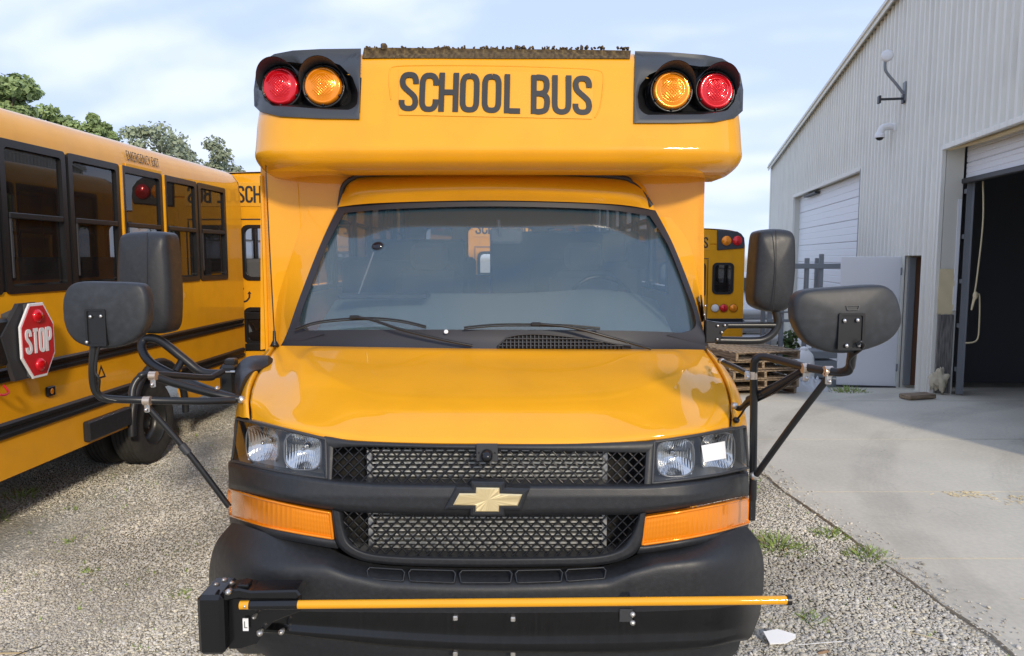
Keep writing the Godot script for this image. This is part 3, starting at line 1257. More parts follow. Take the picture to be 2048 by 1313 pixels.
	for s in [["dry_stick", "thin brown stick beside the grass patch right of the bumper", 1604, 1135, 4.49, 0.17, -0.9, 0.005, M.brown], ["white_stick", "thin pale straight stick on gravel right of the white shard", 1640, 1284, 3.545, 0.13, 0.15, 0.003, M.paper], ["grey_stick", "pale thin stick on the gravel near the concrete edge", 1845, 1268, 3.62, 0.1, -0.55, 0.003, M.cream], ["dark_twig", "short black twig on the gravel at bottom left", 55, 1290, 3.47, 0.075, 0.9, 0.004, M.trim], ["tan_stick", "tan splinter of wood at the lower left corner", 15, 1300, 3.45, 0.09, 0.05, 0.007, M.straw], ["rusty_leaf", "small rust brown dead leaf at the bottom right gravel", 1645, 1308, 3.46, 0.03, 0.4, 0.012, M.dry]]:
		var at := P(s[2], s[3], s[4])
		var dir: Vector3 = Vector3(cos(s[6]), 0, -sin(s[6])) * s[5]
		var b := MB.new()
		b.tube(crv([-dir + Vector3(0, 0.004, 0), dir * 0.1 + Vector3(0, 0.01, 0.01), dir + Vector3(0, 0.003, 0)], 9), s[7], 7, false, 0.5)
		var o := part(s[0], b, s[8])
		o.position = Vector3(at.x, -0.012, at.z)
		tag(o, s[1], "leaf" if s[0] == "rusty_leaf" else "stick")
	# straw on the concrete
	var k2 := 0
	for s in [[4.13, 5.72, 0.3, "pale wood shavings scattered on the concrete in the middle distance"], [3.02, 3.95, 0.16, "few pale straws on the concrete near the lower right corner"], [3.7, 5.85, 0.2, "thin trail of shavings left of the larger heap"]]:
		var b := MB.new()
		for i in 70:
			var p := Vector3(s[0] + rng.randfn(0, s[2] * 0.5), 0.003, -s[1] + rng.randfn(0, s[2] * 0.22))
			var d := Vector3(rng.randf_range(-1, 1), 0.1, rng.randf_range(-1, 1)).normalized() * rng.randf_range(0.006, 0.03)
			b.tube([p - d * Vector3(1, 0, 1), p + d * Vector3(1, 0.3, 1)], rng.randf_range(0.0015, 0.004), 4)
		var o := part("wood_shavings", b, M.cream)
		o.set_meta("kind", "stuff")
		o.set_meta("label", s[3])
		o.set_meta("category", "wood shavings")
		k2 += 1
	# weeds
	var spots := [
		[-2.61, 4.40, 60, 0.05, 0.06, "small green grass tuft on open gravel left of the bumper"],
		[-1.90, 4.07, 80, 0.08, 0.055, "low grass tuft just left of the black crossing gate box"],
		[1.78, 4.80, 420, 0.24, 0.10, "large grass patch right of the bumper on gravel"],
		[1.62, 4.95, 160, 0.14, 0.08, "grass fringe behind the large patch beside the bus corner"],
		[1.60, 3.80, 150, 0.11, 0.06, "dark green weed below the end of the yellow rod"],
		[2.22, 5.0, 140, 0.12, 0.09, "grass growing at the concrete edge beyond the patch"],
		[2.30, 4.62, 200, 0.15, 0.10, "tallest grass along the concrete edge at the joint"],
		[1.98, 6.3, 150, 0.16, 0.09, "thin grass strip beside the black mirror pole foot"],
		[1.9, 6.0, 110, 0.14, 0.08, "thin grass behind the front corner of the bus"],
		[-4.0, 5.85, 110, 0.22, 0.09, "weeds at the left edge in front of the parked bus"],
		[-3.9, 5.3, 120, 0.2, 0.08, "weeds at the far left below the bus skirt"],
		[-3.05, 4.1, 60, 0.15, 0.05, "sparse seedlings on gravel near the left margin"],
		[-2.2, 4.75, 50, 0.2, 0.045, "sparse seedlings in the middle of the left gravel"],
		[-3.0, 4.9, 50, 0.12, 0.05, "small weed left of the lone grass tuft"],
		[4.95, 10.75, 220, 0.3, 0.14, "grass growing from the concrete before the white door"],
		[2.4, 3.35, 60, 0.1, 0.05, "moss and grass in the concrete edge at lower right"],
	]
	var idx := 0
	for s in spots:
		var o := part("grass_tuft", tuft(s[2], s[3], s[4], 100 + idx), M.grass)
		o.position = Vector3(s[0], fall(s[1]) - 0.012, -s[1])
		tag(o, s[5], "grass tuft", "weeds in the gravel")
		idx += 1
	var seeds := RandomNumberGenerator.new()
	seeds.seed = 17
	var mm := MultiMesh.new()
	mm.transform_format = MultiMesh.TRANSFORM_3D
	mm.mesh = tuft(14, 0.03, 0.035, 77, 0.3)
	mm.instance_count = 260
	for i in 260:
		var d := 3.3 + 5.0 * seeds.randf()
		var x := seeds.randf_range(-0.68 * d, -1.25) if i < 170 else seeds.randf_range(1.25, 2.6 - 0.07 * d)
		if i >= 170:
			d = 3.6 + 2.8 * seeds.randf()
		mm.set_instance_transform(i, Transform3D(Basis(Vector3.UP, seeds.randf() * TAU).scaled(Vector3.ONE * seeds.randf_range(0.5, 1.4)), Vector3(x, -0.014, -d)))
	var sd := MultiMeshInstance3D.new()
	sd.name = "seedlings"
	sd.multimesh = mm
	sd.material_override = M.grass
	sd.set_meta("kind", "stuff")
	sd.set_meta("label", "tiny green seedlings scattered through the gravel")
	add_child(sd)
	var wp := thing("tall_weed", "tall leafy weed by the far corner of the workshop", "weed", Vector3(5.35, fall(14), -14.2))
	var lv := part("foliage", leaves([[Vector3(0, 0.5, 0), Vector3(0.22, 0.5, 0.2), 420]], 0.07, 33, Color(0.05, 0.09, 0.025), Color(0.09, 0.14, 0.04)), M.leaf, wp)
	lv.position = Vector3.ZERO
	var stm := MB.new()
	stm.tube([Vector3.ZERO, Vector3(0.02, 0.8, 0)], 0.012, 6)
	part("stem", stm, M.bark, wp)


func leaves(blobs: Array, size: float, sd: int, c0: Color, c1: Color) -> ArrayMesh:
	var g := RandomNumberGenerator.new()
	g.seed = sd
	var v := PackedVector3Array()
	var nn := PackedVector3Array()
	var cc := PackedColorArray()
	for b in blobs:
		var tone := g.randf_range(-0.2, 0.5)
		for k in b[2]:
			var d := Vector3(g.randfn(), g.randfn(), g.randfn()).normalized()
			var rr := pow(g.randf(), 0.45)
			var p: Vector3 = b[0] + d * rr * b[1]
			var f := (d + Vector3(g.randfn(), g.randfn() + 0.6, g.randfn()) * 0.7).normalized()
			var s := f.cross(Vector3(g.randfn(), g.randfn(), g.randfn())).normalized() * size * g.randf_range(0.5, 1.1)
			var t := f.cross(s).normalized() * s.length() * 0.6
			var col := c0.lerp(c1, clampf(tone + g.randf() * 0.7, 0.0, 1.0))
			for q2 in [[p - s, p + t, p + s], [p - s, p + s, p - t]]:
				var turn: bool = ((q2[2] - q2[0]) as Vector3).cross(q2[1] - q2[0]).dot(f) < 0.0
				for z in ([0, 2, 1] if turn else [0, 1, 2]):
					v.append(q2[z])
					nn.append(f)
					cc.append(col)
	var arr := []
	arr.resize(Mesh.ARRAY_MAX)
	arr[Mesh.ARRAY_VERTEX] = v
	arr[Mesh.ARRAY_NORMAL] = nn
	arr[Mesh.ARRAY_COLOR] = cc
	var me := ArrayMesh.new()
	me.add_surface_from_arrays(Mesh.PRIMITIVE_TRIANGLES, arr)
	return me


func trees() -> void:
	# x, top y in metres from the photograph's view; depth; crown half width; blobs
	var list := [
		[14, 152, 30.0, 1.35, 1.5, "large green broadleaf tree above the roof at the far left", 26, 0.16, 0],
		[92, 210, 33.0, 1.2, 1.3, "low tree crown showing just right of the largest tree", 14, 0.16, 0],
		[180, 222, 36.0, 0.6, 0.8, "small ragged treetop alone above the left bus roof", 26, 0.15, 1],
		[222, 262, 38.0, 0.5, 0.5, "tip of a small tree barely above the bus roof", 5, 0.15, 0],
		[318, 244, 44.0, 2.3, 1.9, "wide feathery tree in the middle of the tree row", 30, 0.16, 2],
		[425, 272, 46.0, 1.5, 1.6, "slender airy tree closest to the tall yellow bus", 18, 0.15, 2],
	]
	var k := 0
	for t in list:
		var top := P(t[0], t[1], t[2])
		var o := thing("broadleaf_tree", t[5], "tree", Vector3(top.x, -0.5, top.z), 0.0, "trees behind the left bus")
		var H: float = top.y + 0.5
		rng.seed = 300 + k
		var blobs := []
		var tr := MB.new()
		tr.tube(crv([Vector3(0, 0, 0), Vector3(0.1, H * 0.4, 0.05), Vector3(-0.05, H * 0.72, 0), Vector3(0.0, H * 0.8, 0)], 14), 0.06, 8)
		for i in t[6]:
			var yy: float = H - t[4] * 0.25 - rng.randf() * t[4] * 2.4
			var w: float = t[3] * clampf(0.35 + (H - yy) / (t[4] * 1.6), 0.0, 1.0)
			var c := Vector3(rng.randf_range(-w, w), yy, rng.randf_range(-w, w))
			if i == 0:
				c = Vector3(0, H - t[4] * 0.28, 0)
			var r: float = t[4] * (rng.randf_range(0.26, 0.46) if t[8] != 1 else rng.randf_range(0.14, 0.3))
			if t[8] == 1:
				c.x += rng.randf_range(-0.3, 0.3)
			blobs.append([c, Vector3(r * 1.15, r * 0.75, r * 1.1), int(300 * (0.55 if t[8] else 1.0))])
			tr.tube(crv([Vector3(0, yy - r * 1.6 - 0.4, 0), c * Vector3(0.5, 1, 0.5) - Vector3(0, r * 0.6, 0), c], 6), 0.035, 5)
		# lower foliage down to the roof line
		for i in 9:
			blobs.append([Vector3(rng.randf_range(-1, 1) * t[3] * 0.9, H - t[4] * 2.4 - rng.randf() * 2.0, rng.randf_range(-1, 1) * t[3]), Vector3.ONE * t[4] * 0.6, 240])
		part("trunk", tr, M.bark, o)
		var c0 := Color(0.17, 0.24, 0.10) if t[8] != 2 else Color(0.20, 0.23, 0.16)
		var c1 := Color(0.36, 0.46, 0.19) if t[8] != 2 else Color(0.34, 0.39, 0.25)
		part("crown", leaves(blobs, t[7], 400 + k, c0, c1), M.leaf, o)
		k += 1


func stones() -> void:
	rng.seed = 99
	var gn := FastNoiseLite.new()
	gn.seed = 5
	gn.frequency = 0.8
	for kind in 3:
		var mb := MB.new()
		var rows := []
		for i in 5:
			var a := -PI / 2 + PI * i / 4.0
			var row := []
			for j in 6:
				var b := TAU * j / 6
				var w := 0.75 + 0.5 * rng.randf()
				row.append(Vector3(cos(a) * cos(b) * w, sin(a) * 0.5 * (0.8 + 0.3 * rng.randf()), cos(a) * sin(b) * w * 0.85))
			rows.append(row)
		mb.grid(rows, Vector3.ZERO, true)
		var me := mb.mesh()
		var mm := MultiMesh.new()
		mm.transform_format = MultiMesh.TRANSFORM_3D
		mm.use_colors = true
		mm.mesh = me
		var tf := []
		var cl := []
		for k in 80000:
			var d := 2.2 + 8.0 * pow(rng.randf(), 1.5)
			var x := rng.randf_range(-0.72 * d - 0.5, 2.66 - 0.07 * d)
			if x > -1.0 and x < 0.85 and d > 3.2:
				x = rng.randf_range(0.85, 2.66 - 0.07 * d) if rng.randf() < 0.4 else rng.randf_range(-0.72 * d - 0.5, -1.0)
			var big := 1.0
			if x > 1.0 and d < 4.6:
				big = 1.35
			var s := big * rng.randf_range(0.0042, 0.0088) * (1.7 if rng.randf() < 0.06 else 1.0)
			var B := Basis.from_euler(Vector3(rng.randf_range(-0.6, 0.6), rng.randf() * TAU, rng.randf_range(-0.6, 0.6))).scaled(Vector3(s, s, s))
			var lifted := 0.0
			if k < 260:
				d = 2.6 + 4.5 * rng.randf()
				x = 2.68 - 0.07 * d + 0.22 * pow(rng.randf(), 2.2)
				lifted = 0.016
			tf.append(Transform3D(B, Vector3(x, lifted - 0.015 + 0.01 * sin(x * 1.7 + d) * cos(d * 1.3) + s * 0.25, -d)))
			var v := clampf(rng.randfn(0.54, 0.085), 0.25, 0.85) * (1.0 + 0.5 * gn.get_noise_2d(x, d))
			if x > 1.0 and d < 4.6:
				v *= 0.8
			var warm := rng.randf()
			cl.append(Color(v, v * lerpf(0.97, 0.925, warm), v * lerpf(0.90, 0.73, warm)))
		mm.instance_count = tf.size()
		for k in tf.size():
			mm.set_instance_transform(k, tf[k])
			mm.set_instance_color(k, cl[k])
		var o := MultiMeshInstance3D.new()
		o.name = numbered("gravel")
		o.multimesh = mm
		o.material_override = M.stone
		o.set_meta("kind", "stuff")
		o.set_meta("label", "loose grey gravel stones covering the yard")
		add_child(o)


# ---------- bus body: z = 0 is the front bulkhead, the rear is at -LEN ----------
const LEN := 5.6
const HW := 1.215
const SILL := 1.69
const HEAD := 2.69


func window_starts() -> Array:
	var a := []
	for k in 6:
		a.append(-LEN + 0.5 + 0.735 * k)
	return a


func bus_body(o: Node3D) -> void:
	var arch := Vector2(-3.42, 0.40)
	for sx in [-1.0, 1.0]:
		var S: float = sx
		var T := Transform3D(Basis(Vector3(0, 0, -S), Vector3.UP, Vector3(S, 0, 0)), Vector3(S * HW, 0, 0))  # local x runs along -z*S, z outwards
		var pl := PackedVector2Array([Vector2(LEN * S, SILL), Vector2(0, SILL), Vector2(0, 0.45)])
		for k in 15:
			var a := PI * k / 14.0
			pl.append(Vector2(-(arch.x + cos(a) * 0.5) * S, maxf(0.45, arch.y + sin(a) * 0.54)))
		pl.append(Vector2(LEN * S, 0.45))
		var mb := MB.new()
		mb.prism(pl, T, 0.03, 0.0)
		part("side_panel", mb, M.yellow, o)
		# posts between the windows, and the header over them
		var ws := window_starts()
		var edges := [-LEN]
		for w in ws:
			edges.append(w)
			edges.append(w + 0.63)
		edges.append(0.0)
		for k in range(0, edges.size(), 2):
			mb = MB.new()
			mb.box(Vector3(S * (HW - 0.017), (SILL + HEAD) / 2, (edges[k] + edges[k + 1]) / 2), Vector3(0.032, HEAD - SILL, absf(edges[k + 1] - edges[k]) + 0.004))
			part("window_post", mb, M.yellow if k == 0 or k == edges.size() - 2 else M.black, o)
		for k in 6:
			var z: float = ws[k] + 0.315
			var wt := Transform3D(T.basis, Vector3(S * (HW + 0.012), (SILL + HEAD) / 2, z))
			mb = MB.new()
			ring_of(mb, rounded(0.70, 1.03, 0.03), rounded(0.60, 0.925, 0.03), wt, 0.05)
			var win := part("window", mb, M.black, o)
			for e in [[0.235, 0.43, -0.02], [-0.22, 0.46, -0.032]]:
				mb = MB.new()
				mb.poly([wt * Vector3(-0.285, e[0] - e[1] / 2, e[2]), wt * Vector3(0.285, e[0] - e[1] / 2, e[2]), wt * Vector3(0.285, e[0] + e[1] / 2, e[2]), wt * Vector3(-0.285, e[0] + e[1] / 2, e[2])], wt.basis.z)
				part("pane", mb, M.tint, win)
			mb = MB.new()
			mb.box(wt * Vector3(0, 0.012, -0.012), Vector3(0.035, 0.04, 0.58), 0.005)
			part("rail", mb, M.black, win)
			mb = MB.new()
			mb.box(wt * Vector3(-0.27 * S, -0.2, -0.016), Vector3(0.03, 0.42, 0.022), 0.004)
			part("stile", mb, M.trim, win)
		for k in [2, 3]:  # the emergency window is edged by bare body strips
			mb = MB.new()
			mb.box(Vector3(S * (HW + 0.016), (SILL + HEAD) / 2, ws[k] - 0.052), Vector3(0.02, 1.02, 0.024), 0.003)
			part("window_divider", mb, M.yellow, o)
		# rub rails
		for r in [[1.09, 1.19], [0.715, 0.83]]:
			mb = MB.new()
			var cuts := [[-LEN + 0.06, -0.02]] if r[0] > 1.0 else [[-LEN + 0.06, arch.x - 0.46], [arch.x + 0.46, -0.02]]
			for c in cuts:
				var rows := []
				for p in [[0.0, 0.0], [0.022, 0.012], [0.022, 0.036], [0.008, 0.045], [0.008, 0.07], [0.022, 0.078], [0.022, 0.1], [0.0, 0.115]]:
					rows.append([Vector3(S * (HW + p[0]), r[0] + p[1] * (r[1] - r[0]) / 0.115, c[0]), Vector3(S * (HW + p[0]), r[0] + p[1] * (r[1] - r[0]) / 0.115, c[1])])
				for i in rows.size() - 1:
					mb.poly([rows[i][0], rows[i][1], rows[i + 1][1], rows[i + 1][0]], Vector3(S, (0.4 if rows[i + 1][0].x * S < rows[i][0].x * S else (-0.4 if rows[i + 1][0].x * S > rows[i][0].x * S else 0.0)), 0))
			part("rub_rail", mb, M.black, o)
		mb = MB.new()
		var ap := []
		for k in 17:
			var a := -0.06 + (PI + 0.12) * k / 16.0
			ap.append(Vector3(S * (HW + 0.02), arch.y + sin(a) * 0.55, arch.x + cos(a) * 0.51))
		mb.tube(ap, 0.035, 8)
		part("wheel_arch", mb, M.plastic, o)
		mb = MB.new()
		mb.box(Vector3(S * (HW + 0.02), 0.56, arch.x + 0.86), Vector3(0.06, 0.16, 0.62), 0.012)
		part("splash_guard", mb, M.plastic, o)
		for w in [[arch.x, 1.07], [arch.x, 0.78]]:
			wheel(o, Vector3(S * w[1], 0.385, w[0]), S, w[1] > 1.0)
	# roof, closed down to the window heads
	var sec := [Vector2(1.212, HEAD - 0.005), Vector2(1.21, 2.74), Vector2(1.198, 2.80), Vector2(1.165, 2.865), Vector2(1.10, 2.925), Vector2(0.98, 2.965), Vector2(0.8, 2.99), Vector2(0.5, 3.01), Vector2(0, 3.02)]
	var full := []
	for s in sec:
		full.append(Vector2(-s.x, s.y))
	for i in range(sec.size() - 2, -1, -1):
		full.append(sec[i])
	full = crv(full, 49)
	var rows := []
	for z in [0.0, -0.6, -2.8, -5.0, -LEN + 0.06, -LEN + 0.02, -LEN]:
		var r := []
		var k: float = 1.0 if z > -LEN + 0.05 else (0.992 if z > -LEN + 0.01 else 0.97)
		for p in full:
			r.append(Vector3(p.x * (1.0 if k > 0.98 else 0.985), HEAD + (p.y - HEAD) * k, z))
		rows.append(r)
	var mb2 := MB.new()
	mb2.grid(rows, Vector3.UP)
	part("roof", mb2, M.yellow, o)
	mb2 = MB.new()
	var inner := []
	for z in [-0.02, -LEN + 0.05]:
		inner.append(full.map(func(p): return Vector3(p.x * 0.96, p.y - 0.05, z)))
	mb2.grid(inner, Vector3.DOWN)
	part("headliner", mb2, M.liner, o)
	mb2 = MB.new()
	mb2.box(Vector3(0, 0.72, -LEN / 2), Vector3(2.38, 0.08, LEN - 0.08))
	part("floor", mb2, M.floor, o)
	for k in 5:
		for s in [-0.72, 0.72]:
			mb2 = MB.new()
			mb2.box(Vector3(s, 1.55, -1.6 - 0.8 * k), Vector3(0.88, 0.75, 0.1), 0.04, Basis(Vector3.RIGHT, -0.12))
			mb2.box(Vector3(s, 1.15, -1.37 - 0.8 * k), Vector3(0.88, 0.12, 0.45), 0.03)
			part("seat", mb2, M.seat, o)
	rear(o)


func wheel(o: Node3D, at: Vector3, S: float, outer: bool) -> void:
	var kept := off
	off = Vector3.ZERO
	var mb := MB.new()
	var prof := [[0.215, -0.11], [0.30, -0.125], [0.355, -0.115], [0.375, -0.10]]
	for k in 5:
		var c := -0.075 + 0.0375 * k
		prof.append_array([[0.386, c - 0.013], [0.388, c + 0.009], [0.374, c + 0.011], [0.374, c + 0.02]])
	prof.append_array([[0.375, 0.10], [0.355, 0.115], [0.30, 0.125], [0.215, 0.11]])
	mb.lathe(prof, Vector3.ZERO, Vector3(S, 0, 0), 40)
	var w := part("wheel", mb, M.rubber, o)
	w.position = at
	var r := MB.new()
	r.lathe([[0.225, 0.10], [0.218, 0.115], [0.205, 0.10], [0.195, 0.03], [0.19, 0.0], [0.15, -0.03], [0.10, -0.04], [0.085, -0.02], [0.075, 0.02], [0.06, 0.035], [0.0, 0.038]] if outer else [[0.22, 0.1], [0.2, 0.02], [0.0, 0.02]], Vector3.ZERO, Vector3(S, 0, 0), 32)
	part("rim", r, M.rim_steel, w)
	if outer:
		for k in 8:
			var nb := MB.new()
			var a := TAU * k / 8
			nb.tube([Vector3(-S * 0.03, sin(a) * 0.115, cos(a) * 0.115), Vector3(S * 0.005, sin(a) * 0.115, cos(a) * 0.115)], 0.011, 6)
			part("wheel_nut", nb, M.zinc, w)
	off = kept


func rear(o: Node3D) -> void:
	# seen from behind: x to the viewer's right, T maps (right, up, towards the viewer)
	var T := Transform3D(Basis(Vector3(-1, 0, 0), Vector3.UP, Vector3(0, 0, -1)), Vector3(0, 0, -LEN))
	var put := func(x, y, z := 0.0): return Transform3D(T.basis, T * Vector3(x, y, z))
	var mb := MB.new()
	# the back wall leaves its windows open
	for b in [[-1.2, -0.98, 0.5, 2.69], [0.98, 1.2, 0.5, 2.69], [-0.98, -0.62, 0.5, 1.75], [0.62, 0.98, 0.5, 1.75], [-0.98, -0.62, 2.3, 2.69], [0.62, 0.98, 2.3, 2.69], [-0.62, -0.43, 0.5, 2.69], [0.43, 0.62, 0.5, 2.69], [-0.43, 0.43, 2.32, 2.69], [-0.43, 0.43, 1.28, 1.68], [-0.43, 0.43, 0.5, 0.86]]:
		mb.box(T * Vector3((b[0] + b[1]) / 2, (b[2] + b[3]) / 2, -0.03), Vector3(b[1] - b[0] - 0.001, b[3] - b[2] - 0.001, 0.06))
	part("rear_wall", mb, M.yellow, o)
	mb = MB.new()
	var cap := PackedVector2Array([Vector2(-1.2, 2.69), Vector2(1.2, 2.69), Vector2(1.19, 2.78), Vector2(1.14, 2.86), Vector2(1.06, 2.92), Vector2(0.9, 2.955), Vector2(0.5, 2.985), Vector2(0, 2.995), Vector2(-0.5, 2.985), Vector2(-0.9, 2.955), Vector2(-1.06, 2.92), Vector2(-1.14, 2.86), Vector2(-1.19, 2.78)])
	mb.prism(cap, put.call(0, 0, 0.0), 0.05, 0.02)
	part("rear_cap", mb, M.yellow, o)
	# door outline
	for e in [[-0.5, 1.4, 0.012, 2.0], [0.5, 1.4, 0.012, 2.0], [0, 2.42, 1.02, 0.014]]:
		mb = MB.new()
		mb.box(T * Vector3(e[0], e[1], 0.004), Vector3(e[2], e[3], 0.012), 0.002)
		part("door_seam", mb, M.trim, o)
	# windows
	for w in [[0.0, 2.0, 0.92, 0.70], [0.0, 1.07, 0.92, 0.48], [-0.8, 2.03, 0.42, 0.62], [0.8, 2.03, 0.42, 0.62]]:
		mb = MB.new()
		ring_of(mb, rounded(w[2], w[3], 0.09), rounded(w[2] - 0.09, w[3] - 0.09, 0.07), put.call(w[0], w[1], 0.016), 0.05)
		var win := part("rear_window", mb, M.black, o)
		mb = MB.new()
		var g := rounded(w[2] - 0.07, w[3] - 0.07, 0.07)
		mb.poly(Array(g).map(func(p): return T * Vector3(w[0] + p.x, w[1] + p.y, 0.0)), T.basis.z)
		part("pane", mb, M.glass if w[0] == 0.0 and w[1] > 1.5 else M.tint, win)
	# sign
	mb = MB.new()
	mb.prism(rounded(1.06, 0.30, 0.03), put.call(0, 2.73, 0.008), 0.03, 0.003)
	var sg := part("sign_panel", mb, M.reflective, o)
	lettering("SCHOOL BUS", sg, put.call(0, 2.73, 0.009), 0.21, 0.05, M.ink, 0.065, 0.98)
	# warning lamp housings and lamps
	for s in [-1.0, 1.0]:
		var S: float = s
		mb = MB.new()
		var pd := PackedVector2Array([Vector2(0.67 * S, 2.58), Vector2(1.19 * S, 2.62), Vector2(1.205 * S, 2.7), Vector2(1.19 * S, 2.82), Vector2(1.13 * S, 2.9), Vector2(1.05 * S, 2.945), Vector2(0.66 * S, 2.975)])
		mb.prism(pd, put.call(0, 0, 0.03), 0.05, 0.012)
		var pod := part("lamp_housing", mb, M.pod, o)
		for l in [[0.84, "amber"], [1.05, "red"]]:
			mb = MB.new()
			mb.lathe([[0.095, 0.0], [0.095, 0.02], [0.085, 0.03], [0.05, 0.042], [0.0, 0.046]], T * Vector3(l[0] * S, 2.765, 0.03), T.basis.z, 20)
			part(l[1] + "_lamp", mb, M[l[1]], pod)
		for l in [[0.66, "white"], [0.83, "red"], [1.02, "amber"]]:
			mb = MB.new()
			mb.lathe([[0.085, 0.0], [0.085, 0.015]], T * Vector3(l[0] * S, 1.45, 0.0), T.basis.z, 20)
			var bz := part("tail_lamp", mb, M.black, o)
			mb = MB.new()
			mb.lathe([[0.075, 0.0], [0.075, 0.018], [0.05, 0.03], [0.0, 0.034]], T * Vector3(l[0] * S, 1.45, 0.0), T.basis.z, 20)
			part("lens", mb, M[l[1]], bz)
	# door handle mark
	mb = MB.new()
	mb.stroke(crv(q([-0.05, 0.07, -0.045, -0.06, 0.0, -0.075, 0.045, -0.03, 0.05, 0.02]), 24), 0.011, put.call(-0.43, 1.46, 0.001), 0.003)
	mb.prism(PackedVector2Array([Vector2(0.025, 0.02), Vector2(0.075, 0.02), Vector2(0.05, 0.055)]), put.call(-0.43, 1.46, 0.004), 0.004)
	for k in 6:
		mb.prism(PackedVector2Array(Array(disc(0.014, 8)).map(func(p): return p + Vector2(-0.05, 0.085) + Vector2(cos(k * TAU / 6), sin(k * TAU / 6)) * 0.02)), put.call(-0.43, 1.46, 0.004 + 0.0005 * k), 0.004)
	part("handle_mark", mb, M.ink, o)
	for r in [1.2, 0.8]:
		mb = MB.new()
		mb.box(T * Vector3(0, r, 0.012), Vector3(2.42, 0.09, 0.03), 0.006)
		part("rear_rail", mb, M.black, o)
	mb = MB.new()
	mb.box(T * Vector3(0, 0.55, 0.09), Vector3(2.44, 0.24, 0.18), 0.03)
	part("rear_bumper", mb, M.plastic, o)


func copy_parts(from: Node3D, to: Node3D, shift := Vector3.ZERO, only := []) -> void:
	for c in from.get_children():
		if only.size() and not (String(c.name).rstrip("0123456789_") in only):
			continue
		var d: Node3D = c.duplicate()
		d.name = numbered(String(c.name).rstrip("0123456789_"), to)
		to.add_child(d)
		d.position += shift


func buses() -> void:
	var g := "yellow school buses parked in the yard"
	var A := thing("school_bus", "yellow bus seen along its windowed side with folded red stop sign", "school bus", Vector3(-4.615, 0, -3.45), -0.0216, g)
	bus_body(A)
	var B := thing("school_bus", "yellow bus whose rear edge with SC letters peeks between two buses", "school bus", Vector3(-2.96, -0.02, -15.0), PI, g)
	copy_parts(A, B)
	var C := thing("school_bus", "yellow bus far behind at right, its rear red and amber lamps showing", "school bus", Vector3(3.33, -0.52, -20.1), PI, g)
	copy_parts(A, C)
	var D := thing("school_bus", "yellow bus glimpsed only through the windshield of the front bus", "school bus", Vector3(-0.1, -0.33, -17.6), PI, g)
	copy_parts(A, D)
	var main := thing("school_bus", "front-facing yellow school bus with black bumper and yellow crossing rod", "school bus", Vector3(-0.09, 0, -2.7), 0.0, g)
	copy_parts(A, main, Vector3(-0.065, 0, -1.42))
	off = main.position
	front(main)
	off = Vector3.ZERO
	copy_parts(main, A, Vector3(0.065, 0, 1.42), ["hood", "fender", "windshield", "roof_cap", "bulkhead", "header", "fascia", "bumper", "cowl"])
	side_details(A)


